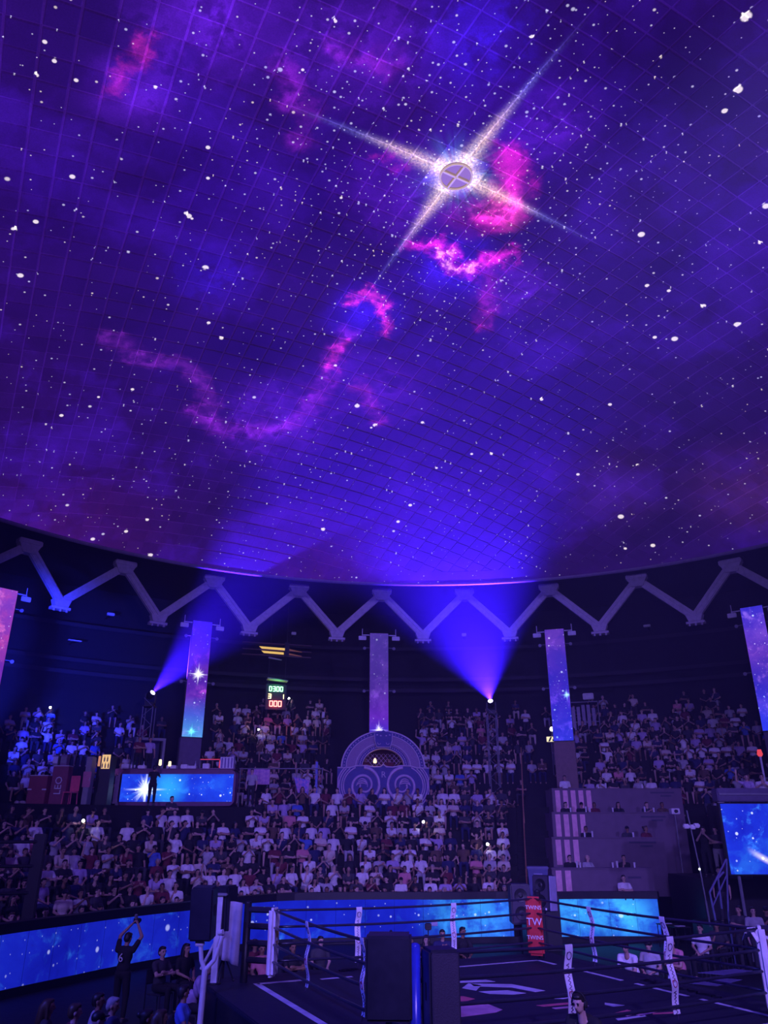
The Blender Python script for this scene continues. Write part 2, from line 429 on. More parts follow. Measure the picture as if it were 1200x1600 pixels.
SEATED = [k for k in POSES if POSES[k]['seated']]
_cache = {}
def piece(pose, what, arg=None):
    key = (pose, what, arg)
    if key not in _cache:
        fn = POSES[pose][what]; mb = MB()
        if what == 'skin': me = remesh(fn(mb), .0085, 2600)
        elif what == 'shirt': me = remesh(fn(mb), .018, 620)
        elif what == 'legs': me = remesh(fn(mb, arg == 'short'), .018, 560)
        elif what == 'shoes': me = remesh(fn(mb), .014, 240, 2)
        elif what == 'hair': me = remesh(fn(mb, arg), .012, 360, 3)
        else: me = fn(mb).mesh('eyes', M_EYE)
        me.name = what; _cache[key] = me
        if what != 'eyes': me.materials.append(M_EYE)
    return _cache[key]
def dress(name, me, parent, m):
    o = link(name, me, parent)
    o.material_slots[0].link = 'OBJECT'; o.material_slots[0].material = m
    return o
def person(pose, loc, face, shirt, bottom, hair, hairm, skin, label, group=None, short=False, scale=1.0):
    """FACE: heading in radians of the figure's front (0 = +y). The body is the top-level mesh, clothes and hair are its children."""
    o = dress('person', piece(pose, 'skin'), None, SKINS[skin])
    o.location = loc; o.rotation_euler = (0, 0, face); o.scale = (scale,) * 3
    tag(o, label, 'person', group)
    dress('shirt', piece(pose, 'shirt'), o, CLOTH[shirt])
    dress('shorts' if short else 'trousers', piece(pose, 'legs', 'short' if short else 'long'), o, CLOTH[bottom])
    dress('footwear', piece(pose, 'shoes'), o, M_SHOE)
    if hair: dress('cap' if hair == 'cap' else 'hair', piece(pose, 'hair', hair), o, hairm)
    link('eyes', piece(pose, 'eyes'), o)['kind'] = 'stuff'
    return o
# ------------------------------------------------------------------ the picture thrown on the dome, put into its own glow
def galaxy_dome():
    k = NT('projected_night_sky')
    g = k.n.new('ShaderNodeNewGeometry')
    rel = k.vm('SUBTRACT', g.outputs['Position'], (CX, CY, 0))
    u, v = k.vm('DOT_PRODUCT', rel, tuple(D2)), k.vm('DOT_PRODUCT', rel, tuple(D1))
    cb = k.n.new('ShaderNodeCombineXYZ'); k.put(cb.inputs[0], u); k.put(cb.inputs[1], v); P = cb.outputs[0]
    w1 = k.noise(P, 0.35, 5, 0.6, 0, True)
    W = k.vm('ADD', P, k.vm('SCALE', k.vm('SUBTRACT', w1, (0.5, 0.5, 0.5)), None, 2.2))
    W2 = k.vm('ADD', P, k.vm('SCALE', k.vm('SUBTRACT', w1, (0.5, 0.5, 0.5)), None, 1.1))
    w3 = k.noise(P, 1.5, 5, 0.65, 0, True)
    W3 = k.vm('ADD', W2, k.vm('SCALE', k.vm('SUBTRACT', w3, (0.5, 0.5, 0.5)), None, 1.3))
    n1 = k.noise(W, 0.16, 6, 0.62)
    base = k.ramp(n1, [(0.30, (0.016, 0.0035, 0.075)), (0.50, (0.024, 0.004, 0.13)), (0.62, (0.04, 0.006, 0.30)), (0.78, (0.075, 0.010, 0.58))])
    # wisps: ridges of a second noise
    n2 = k.noise(W2, 0.55, 6, 0.6)
    rid = k.math('SUBTRACT', 1.0, k.math('MULTIPLY', k.math('ABSOLUTE', k.math('SUBTRACT', n2, 0.5)), 7.0), clamp=True)
    rid = k.math('POWER', rid, 3.0)
    fine = k.noise(W2, 2.2, 6, 0.65)
    wisp = k.math('MULTIPLY_ADD', rid, 0.8, k.math('MULTIPLY', k.smooth(fine, 0.42, 0.70), 0.7))
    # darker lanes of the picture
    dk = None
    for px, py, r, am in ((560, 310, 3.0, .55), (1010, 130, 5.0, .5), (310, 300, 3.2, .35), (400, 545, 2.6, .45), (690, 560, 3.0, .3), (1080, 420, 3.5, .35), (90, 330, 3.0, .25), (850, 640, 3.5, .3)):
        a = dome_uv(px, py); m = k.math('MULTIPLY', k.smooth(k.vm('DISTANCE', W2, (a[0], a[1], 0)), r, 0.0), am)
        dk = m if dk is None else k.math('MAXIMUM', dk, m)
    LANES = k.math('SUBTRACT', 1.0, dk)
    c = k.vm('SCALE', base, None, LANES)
    def blob(px, py, r, colour, amp, wis=0.7, hard=0.0):
        nonlocal c
        a = dome_uv(px, py)
        d = k.vm('DISTANCE', W2, (a[0], a[1], 0))
        m = k.smooth(d, r, r * hard)
        f = k.math('MULTIPLY', m, k.math('MULTIPLY_ADD', wisp, wis * amp, amp * (1 - wis)))
        c = k.col_add(c, colour, f)
    def stroke(pts, r, colour, amp, wis=0.75):
        """a soft thread along points of the dome"""
        nonlocal c
        q = [Vector((*dome_uv(*p), 0)) for p in pts]; dm = None
        for a, b in zip(q, q[1:]):
            ba = b - a; pa = k.vm('SUBTRACT', W3, tuple(a))
            h = k.math('DIVIDE', k.vm('DOT_PRODUCT', pa, tuple(ba)), ba.dot(ba), clamp=True)
            d = k.vm('LENGTH', k.vm('SUBTRACT', pa, k.vm('SCALE', tuple(ba), None, h)))
            dm = d if dm is None else k.math('MINIMUM', dm, d)
        m = k.math('POWER', k.smooth(dm, r * .95, 0.0), 2.4)
        c = k.col_add(c, colour, k.math('MULTIPLY', m, k.math('MULTIPLY_ADD', wisp, wis * amp, amp * (1 - wis))))
    BLUE, VIO, MAG, PINK = (0.03, 0.006, 0.75), (0.13, 0.012, 0.72), (0.62, 0.012, 0.50), (1.0, 0.10, 0.42)
    blob(330, 30, 2.4, VIO, 0.75); blob(210, 150, 1.5, VIO, 0.8); blob(560, 80, 2.6, VIO, 0.55); blob(740, 60, 2.0, BLUE, 0.7)
    blob(700, 420, 2.0, BLUE, 1.0, 0.5); blob(570, 490, 1.9, BLUE, 1.0, 0.5); blob(640, 300, 2.8, VIO, 0.6, 0.5); blob(860, 200, 1.8, VIO, 0.5)
    blob(430, 660, 3.4, VIO, 0.55); blob(600, 610, 3.0, VIO, 0.40); blob(330, 430, 2.2, BLUE, 0.35); blob(960, 760, 3.5, (0.5, 0.14, 0.2), 0.04, 0.2)
    blob(1180, 770, 4.0, (0.5, 0.12, 0.3), 0.10, 0.3); blob(700, 850, 6.0, BLUE, 0.12, 0.2); blob(800, 450, 2.0, VIO, 0.6)
    blob(100, 850, 6.5, (0.35, 0.02, 0.35), 0.08, 0.3); blob(500, 880, 6.5, (0.4, 0.02, 0.3), 0.06, 0.3); blob(740, 330, 1.4, MAG, 0.3, .7)
    stroke([(165, 525), (185, 530), (205, 553), (235, 565), (300, 578), (330, 640)], 0.75, (0.30, 0.025, 0.62), 0.50)
    stroke([(300, 645), (345, 668), (390, 672), (440, 668), (480, 640), (512, 590), (522, 552), (545, 520)], 0.95, (0.30, 0.018, 0.65), 0.62)
    stroke([(548, 470), (572, 455), (590, 462), (600, 492), (600, 522)], 0.5, (0.95, 0.03, 0.42), 1.1)
    stroke([(518, 575), (524, 548), (540, 535)], 0.5, (0.85, 0.02, 0.45), 0.8)
    stroke([(560, 600), (580, 640), (592, 665)], 0.7, (0.4, 0.02, 0.55), 0.5)
    stroke([(645, 378), (690, 386), (712, 418), (735, 424), (752, 410), (795, 402)], 0.62, MAG, 1.7, 0.5)
    stroke([(690, 392), (710, 420), (733, 426), (748, 412)], 0.24, (1.0, 0.55, 0.35), 1.1, 0.4)
    stroke([(795, 245), (808, 290), (800, 330), (765, 345)], 0.95, (0.80, 0.014, 0.55), 1.3, 0.7)
    blob(785, 325, 1.2, PINK, 0.7, 0.8)
    stroke([(768, 430), (760, 470), (755, 510)], 0.8, (0.5, 0.015, 0.5), 0.5)
    stroke([(445, 100), (452, 150), (478, 185), (470, 220)], 0.7, (0.30, 0.015, 0.62), 0.6)
    stroke([(222, 72), (205, 110), (170, 140)], 0.5, (0.7, 0.02, 0.35), 0.6)
    stroke([(530, 75), (570, 90), (600, 110)], 0.8, (0.4, 0.02, 0.6), 0.4)
    stroke([(600, 250), (640, 262)], 0.5, (0.8, 0.02, 0.5), 0.5)
    # projector falloff painted in: the picture dims toward the far right
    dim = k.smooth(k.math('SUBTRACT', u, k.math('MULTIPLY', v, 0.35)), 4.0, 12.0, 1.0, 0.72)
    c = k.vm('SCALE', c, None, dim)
    # tiles catch the picture unevenly
    cell = k.vm('FLOOR', k.vm('SCALE', P, None, 1 / 0.7)); wn = k.n.new('ShaderNodeTexWhiteNoise'); wn.noise_dimensions = '2D'; k.put(wn.inputs['Vector'], cell)
    c = k.vm('SCALE', c, None, k.math('MULTIPLY_ADD', wn.outputs[0], 0.26, 0.86))
    c = k.vm('SCALE', c, None, k.math('MULTIPLY_ADD', k.noise(P, 26, 3), 0.7, 0.64))
    # the great star over the oculus
    au, av = k.math('ABSOLUTE', u), k.math('ABSOLUTE', v); r = k.vm('LENGTH', P)
    def arm(al, ac, L):
        wdt = k.math('MULTIPLY_ADD', k.math('POWER', 2.718, k.math('MULTIPLY', al, -0.8)), 0.34, 0.065)
        q = k.math('DIVIDE', ac, wdt)
        pr = k.math('POWER', 2.718, k.math('MULTIPLY', k.math('MULTIPLY', q, q), -1.0))
        return k.math('MULTIPLY', pr, k.math('POWER', k.smooth(al, L, 0.0), 1.4))
    a = k.math('MAXIMUM', arm(au, av, 6.2), arm(av, au, 6.2))
    spark = k.math('MULTIPLY_ADD', k.smooth(k.noise(P, 14, 4, 0.7), 0.35, 0.65), 1.0, 0.45)
    acol = k.ramp(k.math('DIVIDE', r, 6.0), [(0.0, (0.72, 0.52, 0.34)), (0.30, (0.72, 0.46, 0.33)), (0.52, (0.18, 0.18, 0.70)), (1.0, (0.06, 0.04, 0.6))])
    c = k.vm('ADD', c, k.vm('SCALE', acol, None, k.math('MULTIPLY', a, spark)))
    dirv = k.vm('NORMALIZE', P)
    ry = k.smooth(k.noise(dirv, 6.0, 2, 0.7), 0.40, 0.72)
    hal = k.math('POWER', k.smooth(r, 2.3, 0.2), 2.6)
    c = k.col_add(c, (0.06, 0.26, 0.46), k.math('MULTIPLY', hal, k.math('MULTIPLY_ADD', ry, 0.7, 0.10)))
    core = k.math('MULTIPLY', k.math('POWER', k.smooth(r, 1.05, 0.25), 1.5), spark)
    c = k.col_add(c, (0.75, 0.50, 0.36), k.math('MULTIPLY', core, 0.22))
    # small stars, thickest round the middle
    near = k.smooth(r, 9.0, 2.0, 0.15, 0.9)
    s1, h1 = k.stars(P, 3.6, 0.06, 0.17, near)
    s2, h2 = k.stars(k.vm('ADD', P, (31.7, 12.3, 0)), 1.15, 0.025, 0.068, 0.5)
    s3, h3 = k.stars(k.vm('ADD', P, (7.1, 52.3, 0)), 0.55, 0.02, 0.05, 0.32)
    sc_ = k.ramp(h2, [(0.0, (1.0, 0.80, 0.62)), (0.25, (0.80, 0.74, 0.85)), (1.0, (0.62, 0.60, 1.0))])
    st = k.math('MAXIMUM', k.math('MULTIPLY', s1, 0.60), k.math('MAXIMUM', k.math('MULTIPLY', s2, 0.62), k.math('MULTIPLY', s3, 0.75)))
    c = k.vm('ADD', c, k.vm('SCALE', sc_, None, st))
    # the largest stars, one by one
    big = None
    for px, py, rr in [(1166, 26, .135), (1153, 140, .125), (1132, 173, .085), (1002, 366, .12), (1197, 322, .11), (1188, 379, .075), (1054, 529, .13), (1152, 507, .135),
                       (1099, 478, .10), (1023, 527, .085), (1011, 446, .085), (1045, 454, .075), (846, 624, .085), (953, 632, .09), (996, 726, .085), (903, 741, .09), (970, 807, .16),
                       (321, 418, .12), (325, 230, .07), (32, 430, .10), (113, 276, .085), (56, 346, .085), (22, 358, .09), (243, 136, .06), (325, 278, .06), (346, 528, .085), (326, 504, .075),
                       (558, 634, .12), (524, 571, .075), (660, 660, .085), (641, 789, .10), (682, 731, .07), (768, 709, .085), (737, 709, .075), (145, 842, .11), (235, 867, .13), (197, 830, .10),
                       (505, 827, .12), (230, 812, .09), (1020, 852, .13), (977, 857, .09), (622, 815, .10), (640, 789, .07), (533, 309, .05), (524, 33, .05), (473, 109, .045), (831, 58, .07),
                       (207, 608, .075), (154, 620, .06), (295, 337, .10), (290, 333, .06), (300, 341, .05), (586, 664, .11), (580, 668, .06), (96, 649, .085), (70, 65, .06), (85, 95, .06), (57, 117, .06), (119, 125, .06)]:
        q = dome_uv(px, py); d = k.vm('DISTANCE', P, (q[0], q[1], 0)); m = k.smooth(d, rr, rr * 0.62)
        big = m if big is None else k.math('MAXIMUM', big, m)
    c = k.col_add(c, (0.86, 0.74, 0.76), big)
    return k, c
_k, _c = galaxy_dome()
SKY_GAIN = 1.0
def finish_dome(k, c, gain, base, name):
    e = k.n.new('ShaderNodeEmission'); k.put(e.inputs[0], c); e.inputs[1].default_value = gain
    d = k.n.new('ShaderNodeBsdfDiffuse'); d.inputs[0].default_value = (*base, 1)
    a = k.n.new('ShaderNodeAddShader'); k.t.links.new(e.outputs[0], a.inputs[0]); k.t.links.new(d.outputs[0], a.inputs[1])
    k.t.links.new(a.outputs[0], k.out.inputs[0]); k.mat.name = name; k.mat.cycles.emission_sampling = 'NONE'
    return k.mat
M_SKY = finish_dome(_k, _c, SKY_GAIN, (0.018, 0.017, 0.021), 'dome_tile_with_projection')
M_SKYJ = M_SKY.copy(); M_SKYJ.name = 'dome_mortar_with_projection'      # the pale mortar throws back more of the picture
for n in M_SKYJ.node_tree.nodes:
    if n.type == 'EMISSION': n.inputs[1].default_value = SKY_GAIN * 1.6
    if n.type == 'BSDF_DIFFUSE': n.inputs[0].default_value = (0.05, 0.047, 0.054, 1)

# ------------------------------------------------------------------ dome, ring beam, walls, floor
def dome_z(r, s=DOME_S): return DOME_TOP - DOME_S + math.sqrt(s * s - r * r)
mb = MB(); prof = []
for i in range(25):
    r = DOME_R * i / 24; prof.append((max(r, .01), dome_z(r, DOME_S + 0.05)))
n = 96
vs = [(r * math.cos(2 * math.pi * j / n), r * math.sin(2 * math.pi * j / n), z) for r, z in prof for j in range(n)]
fs = [(i * n + j, i * n + (j + 1) % n, (i + 1) * n + (j + 1) % n, (i + 1) * n + j) for i in range(24) for j in range(n)]
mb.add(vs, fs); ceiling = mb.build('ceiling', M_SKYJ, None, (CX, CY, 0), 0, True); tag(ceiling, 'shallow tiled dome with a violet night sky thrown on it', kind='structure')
TILE = 0.70
tile_mb = MB(); h = TILE / 2 - 0.026
tile_mb.add([(sx * a, sy * a, z) for a, z in ((h, 0.05), (h, 0.012), (h - .014, 0.0)) for sy in (-1, 1) for sx in (-1, 1)],
            [(0, 1, 3, 2)] + [f for o in (0, 4) for f in ((o, o + 1, o + 5, o + 4), (o + 1, o + 3, o + 7, o + 5), (o + 3, o + 2, o + 6, o + 7), (o + 2, o, o + 4, o + 6))] + [(8, 10, 11, 9)])
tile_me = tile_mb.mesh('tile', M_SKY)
def project(p):
    q = p - EYE; zc = q.y * CP + q.z * SP
    if zc < 0.1: return None
    return 600 + FPX * q.x / zc, 800 - FPX * (q.z * CP - q.y * SP) / zc, zc
rnd = random.Random(11)
tiles = []
cen = Vector((CX, CY, DOME_TOP - DOME_S))
for i in range(-32, 33):
    for j in range(-32, 33):
        a, b = (i + .5) * TILE, (j + .5) * TILE
        r = math.hypot(a, b)
        if r > DOME_R - 0.45 or r < 0.55: continue
        p = Vector((CX, CY, 0)) + D2 * a + D1 * b; p.z = dome_z(r)
        nrm = (p - cen).normalized(); x = (D2 - nrm * D2.dot(nrm)).normalized(); y = nrm.cross(x)
        R = Matrix((x, y, nrm)).transposed().to_4x4()
        st = 1 / max(.9, nrm.z)
        M = Matrix.Translation(p - nrm * rnd.uniform(0, .012)) @ R @ Matrix.Rotation(rnd.gauss(0, .012), 4, 'Z') @ Matrix.Diagonal((rnd.uniform(.975, 1.0) * st, rnd.uniform(.975, 1.0) * st, 1, 1))
        q = project(p); s = 0
        if q and -10 < q[0] < 1210 and -10 < q[1] < 920: s = abs((EYE - p).normalized().dot(nrm)) / q[2] ** 2
        tiles.append((s, M))
tiles.sort(key=lambda t: -t[0])
for s, M in tiles[:300]:
    o = link('tile', tile_me, ceiling); o.matrix_parent_inverse = ceiling.matrix_world.inverted() if False else Matrix.Translation((-CX, -CY, 0)); o.matrix_basis = M
rest = MB(); tv, tf = tile_mb.v, tile_mb.f
for s, M in tiles[300:]: rest.add(tv, tf, 0, Matrix.Translation((-CX, -CY, 0)) @ M)
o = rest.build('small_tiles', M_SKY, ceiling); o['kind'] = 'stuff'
vs = [(r * math.cos(2 * math.pi * j / 144), r * math.sin(2 * math.pi * j / 144), dome_z(r, DOME_S) + dz) for r, dz in ((21.25, .03), (21.27, -.005), (22.05, -.005), (22.08, .04)) for j in range(144)]
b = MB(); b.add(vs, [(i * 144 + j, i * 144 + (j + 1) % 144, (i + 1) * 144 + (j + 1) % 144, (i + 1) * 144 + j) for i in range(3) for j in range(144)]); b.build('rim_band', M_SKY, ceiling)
# oculus lid with its cross, at the very top
oc = MB(); oc.lathe([(0.46, 0.03), (0.46, 0.0), (0.40, -0.03), (0.02, -0.03)], 32)
M_LID = mat('oculus_lid', (0.05, 0.04, 0.045), 0.8, emit=(0.40, 0.23, 0.28), strength=0.72)  # lid and rim carry the projected light as their own glow
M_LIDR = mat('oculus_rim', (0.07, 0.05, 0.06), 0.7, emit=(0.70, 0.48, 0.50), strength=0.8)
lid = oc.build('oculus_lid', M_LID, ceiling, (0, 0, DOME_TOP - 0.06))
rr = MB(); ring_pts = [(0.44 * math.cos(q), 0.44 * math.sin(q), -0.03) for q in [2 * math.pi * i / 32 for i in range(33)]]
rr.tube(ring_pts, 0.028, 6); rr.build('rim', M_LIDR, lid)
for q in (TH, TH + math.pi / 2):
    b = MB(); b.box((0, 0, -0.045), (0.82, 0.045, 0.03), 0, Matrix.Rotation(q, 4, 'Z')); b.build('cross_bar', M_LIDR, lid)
# edge of the dome
e = MB(); pts = [(DOME_R * math.cos(q), DOME_R * math.sin(q), dome_z(DOME_R) - .02) for q in [2 * math.pi * i / 120 for i in range(121)]]
e.tube(pts, 0.09, 6); e.build('edge_ring', mat('dome_edge', (0.20, 0.15, 0.24), 0.6), ceiling)

def ring_strip(name, r0, z0, r1, z1, a0, a1, m, step=3.0, parent=None):
    k = max(2, int(abs(a1 - a0) / step) + 1); mb = MB()
    vs = [polar(a0 + (a1 - a0) * i / (k - 1), r, z)[:] for r, z in ((r0, z0), (r1, z1)) for i in range(k)]
    mb.add(vs, [(i, i + 1, k + i + 1, k + i) for i in range(k - 1)])
    return mb.build(name, m, parent)
WALL_R = 34.8
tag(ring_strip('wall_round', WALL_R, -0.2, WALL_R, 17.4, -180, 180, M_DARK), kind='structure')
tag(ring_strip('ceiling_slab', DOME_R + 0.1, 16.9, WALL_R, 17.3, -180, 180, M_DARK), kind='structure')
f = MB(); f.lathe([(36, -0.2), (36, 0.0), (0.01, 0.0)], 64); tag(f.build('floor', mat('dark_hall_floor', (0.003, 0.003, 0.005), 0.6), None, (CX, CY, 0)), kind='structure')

# zigzag ring of struts: thing > strut, joint
zz = empty('zigzag_truss', polar(0, 26, 13.8), 0, 'pale zigzag of heavy struts running round the hall under the dome', 'truss')
M_STRUT = mat('pale_concrete_strut', (0.50, 0.45, 0.56), 0.8, bump=0.1)
STEP_A = 10.44; tops = [-4.7 + STEP_A * i for i in range(-6, 6)]; bots = [0.4 + 10.65 * i for i in range(-6, 6)]
nodes = sorted([(a, 16.2) for a in tops] + [(a, 13.8) for a in bots])
def rel(o): o.location = Vector(o.location) - zz.location
for (a0, z0), (a1, z1) in zip(nodes, nodes[1:]):
    p, q = polar(a0, 26, z0), polar(a1, 26, z1); d = q - p; x = d.normalized(); y = Vector(((p.x + q.x) / 2 - CX, (p.y + q.y) / 2 - CY, 0)).normalized(); z = x.cross(y); y = z.cross(x)
    M = Matrix((x, y, z)).transposed().to_4x4(); M.translation = (p + q) / 2 - zz.location
    b = MB(); b.bbox((0, 0, 0), (d.length, .34, .40), .05, 0, M); b.box((0, -.19, .07), (d.length, .06, .10), 0, M); b.build('strut', M_STRUT, zz)
for a, z in nodes:
    M = Mat(polar(a, 26, z) - zz.location, -math.radians(a)); b = MB()
    if z > 15: b.bbox((0, -.05, .12), (1.10, .5, .26), .04, 0, M); b.prism([(-.5, .0), (-.3, -.42), (.3, -.42), (.5, .0)], -.26, .2, 0, M)
    else:
        b.prism([(-.42, .1), (-.3, -.24), (.3, -.24), (.42, .1)], -.26, .2, 0, M); b.box((0, 0, -.30), (.9, .4, .12), 0, M)
        for s in (-.3, 0, .3): b.tube([(s, -.12, -.28), (s, -.12, -.46)], .05, 6, 0, M)
    b.build('joint', M_STRUT, zz)

# ------------------------------------------------------------------ stands
RW = [(-180, 12.3), (-90, 12.3), (-63.4, 12.67), (-54.5, 12.86), (-44.5, 13.47), (-35.7, 14.06), (-28, 15.2), (-20.7, 15.95), (1.2, 15.31), (9.5, 15.87), (14.8, 16.0), (27.4, 17.63), (60, 19), (180, 19)]
def rw(a):
    for (a0, r0), (a1, r1) in zip(RW, RW[1:]):
        if a <= a1: return r0 + (r1 - r0) * (a - a0) / (a1 - a0)
NR = 10
TREAD = [0.91, 1.24, 1.59, 1.97, 2.37, 2.79, 3.24, 3.71, 4.20, 4.72]
CONC = 4.75
AISLE0, AISLE1 = 10.6, 14.4
def row_r(i, a): return rw(a) + 0.75 + i * (23.4 - rw(a) - 0.75) / 9.8
def terrace(name, parent, r0f, r1f, z, zlow, a0, a1, m, step=2.5):
    k = int((a1 - a0) / step) + 2; mb = MB(); A = [a0 + (a1 - a0) * i / (k - 1) for i in range(k)]
    vs = [polar(a, r0f(a), zlow)[:] for a in A] + [polar(a, r0f(a), z)[:] for a in A] + [polar(a, r1f(a), z)[:] for a in A] + [polar(a, r1f(a), zlow)[:] for a in A]
    fs = [(r * k + i, r * k + i + 1, (r + 1) * k + i + 1, (r + 1) * k + i) for r in range(3) for i in range(k - 1)]
    fs += [(0, k, 2 * k, 3 * k), (k - 1, 4 * k - 1, 3 * k - 1, 2 * k - 1)]
    return mb.add(vs, fs).build(name, m, parent)
low = empty('lower_stand', polar(0, 16, 0)); low['kind'] = 'structure'
def child_of(o, p): o.parent = p; o.matrix_parent_inverse = Matrix.Translation(-Vector(p.location)); return o
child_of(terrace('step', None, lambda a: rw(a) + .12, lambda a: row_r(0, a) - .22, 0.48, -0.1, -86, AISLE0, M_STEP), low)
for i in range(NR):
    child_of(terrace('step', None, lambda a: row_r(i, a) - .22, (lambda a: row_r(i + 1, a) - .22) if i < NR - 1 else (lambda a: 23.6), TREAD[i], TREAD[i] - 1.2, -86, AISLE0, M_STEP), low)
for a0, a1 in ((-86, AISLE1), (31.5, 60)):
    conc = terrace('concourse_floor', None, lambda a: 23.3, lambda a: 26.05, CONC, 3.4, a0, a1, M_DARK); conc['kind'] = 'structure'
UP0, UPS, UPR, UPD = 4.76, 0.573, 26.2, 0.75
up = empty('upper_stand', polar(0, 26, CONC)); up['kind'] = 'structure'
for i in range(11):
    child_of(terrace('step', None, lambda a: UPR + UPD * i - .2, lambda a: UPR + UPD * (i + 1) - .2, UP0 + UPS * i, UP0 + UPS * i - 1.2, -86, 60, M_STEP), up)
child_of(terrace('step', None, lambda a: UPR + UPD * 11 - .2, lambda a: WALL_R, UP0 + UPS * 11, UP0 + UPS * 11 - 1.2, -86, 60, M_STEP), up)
stair = empty('aisle_stairs', polar(12.5, 17, 0)); stair['kind'] = 'structure'
for i in range(20):
    child_of(terrace('stair_tread', None, lambda a: 16.3 + .36 * i, lambda a: 16.3 + .36 * (i + 1), .55 + .212 * i, -.1, AISLE0 + .02, AISLE1, M_DARK, 4), stair)
# back-wall girders
for z in (11.9, 12.6, 14.6):
    t = ring_strip('trim_girder', 33.6, z, 33.6, z + .22, -60, 60, mat('girder_paint', (0.014, 0.012, 0.018), .7)); t['kind'] = 'structure'

# ------------------------------------------------------------------ screens
def galaxy_screen(name, lo, mid, hi, accent, gain, scale, starscale, seed, star_gain=0.9, axis='flat', flare=None, acc_amp=0.8):
    """a moving-picture screen: clouds of colour and stars, given off as light. axis: 'flat' uses the screen's own x, z; 'round' the angle about the hall and z"""
    k = NT(name)
    if axis == 'flat':
        tc = k.n.new('ShaderNodeTexCoord'); sp = k.n.new('ShaderNodeSeparateXYZ'); k.put(sp.inputs[0], tc.outputs['Object']); x, z = sp.outputs[0], sp.outputs[2]
    else:
        g = k.n.new('ShaderNodeNewGeometry'); rl = k.vm('SUBTRACT', g.outputs['Position'], (CX, CY, 0)); sp = k.n.new('ShaderNodeSeparateXYZ'); k.put(sp.inputs[0], rl)
        x, z = k.math('MULTIPLY', k.math('ARCTAN2', sp.outputs[0], sp.outputs[1]), 15.0), sp.outputs[2]
    cb = k.n.new('ShaderNodeCombineXYZ'); k.put(cb.inputs[0], x); k.put(cb.inputs[1], z); P0 = cb.outputs[0]
    P = k.vm('ADD', P0, (seed * 7.3, seed * 3.1, 0))
    w = k.noise(P, scale, 4, .6, 0, True); W = k.vm('ADD', P, k.vm('SCALE', k.vm('SUBTRACT', w, (.5, .5, .5)), None, .8 / scale))
    n1 = k.noise(W, scale, 6, .6); n2 = k.noise(W, scale * 2.3, 6, .65)
    c = k.ramp(n1, [(.30, lo), (.52, mid), (.72, hi)])
    c = k.col_add(c, accent, k.math('MULTIPLY', k.smooth(n2, .52, .75), acc_amp))
    s1, _ = k.stars(P, starscale, .05, .16, .45); s2, _ = k.stars(k.vm('ADD', P, (3.3, 9.1, 0)), starscale * 2.6, .06, .14, .4)
    c = k.col_add(c, (.75, .8, 1.0), k.math('MULTIPLY', k.math('MAXIMUM', s1, k.math('MULTIPLY', s2, .6)), star_gain))
    for fl in (flare or []):
        fx, fz, rad, colr = fl
        d = k.vm('SUBTRACT', P0, (fx, fz, 0)); sd = k.n.new('ShaderNodeSeparateXYZ'); k.put(sd.inputs[0], d)
        ax, az = k.math('ABSOLUTE', sd.outputs[0]), k.math('ABSOLUTE', sd.outputs[1]); r = k.vm('LENGTH', d)
        rays = k.math('MULTIPLY_ADD', k.smooth(k.noise(k.vm('NORMALIZE', d), 4.0, 2, .7), .35, .7), .7, .6)
        ball = k.math('POWER', k.smooth(r, k.math('MULTIPLY', rays, rad * 1.5), rad * .25), 1.5)
        sp1 = k.math('MULTIPLY', k.smooth(az, rad * .16, 0.0), k.smooth(ax, rad * 2.6, 0.0)); sp2 = k.math('MULTIPLY', k.smooth(ax, rad * .16, 0.0), k.smooth(az, rad * 2.6, 0.0))
        c = k.col_add(c, colr, k.math('ADD', ball, k.math('MAXIMUM', sp1, sp2)))
    return k, c, P0
def screen_mat(k, c, gain, sample='AUTO'):
    e = k.n.new('ShaderNodeEmission'); k.put(e.inputs[0], c); e.inputs[1].default_value = gain
    k.t.links.new(e.outputs[0], k.out.inputs[0]); k.mat.cycles.emission_sampling = sample; return k.mat
# the screen that runs round the foot of the stands
k, c, P0 = galaxy_screen('ring_screen_picture', (.006, .010, .45), (.010, .022, .66), (.022, .085, .82), (.04, .30, .75), 1, .35, 1.1, 3, .55, 'round', None, .55)
# brighter, bluer-green cloud in the far part
gx = k.n.new('ShaderNodeSeparateXYZ'); k.put(gx.inputs[0], P0)
for x0, z0, wd, amp in ((1.1, 1.15, 2.2, .95), (4.7, 1.1, 1.5, 1.3), (6.2, .95, 1.3, 1.6)):
    d = k.vm('DISTANCE', P0, (x0, z0, 0)); c = k.col_add(c, (.03, .33, .42), k.math('MULTIPLY', k.smooth(d, wd, 0.0), k.math('MULTIPLY', k.smooth(k.noise(P0, 1.3, 5, .65), .3, .6), amp)))
left = k.smooth(gx.outputs[0], -3.0, -12.0, 1.0, .78); c = k.vm('SCALE', c, None, left)
M_RING_SCREEN = screen_mat(k, c, 1.0)
lw = empty('led_wall', polar(-10, rw(-10), 0), 0, 'long low blue screen curving round the foot of the stands', 'screen')
A = [-84 + 3.9 * i for i in range(25)] + [10.0, 14.6, 18.3, 22.0, 25.0, 27.5]
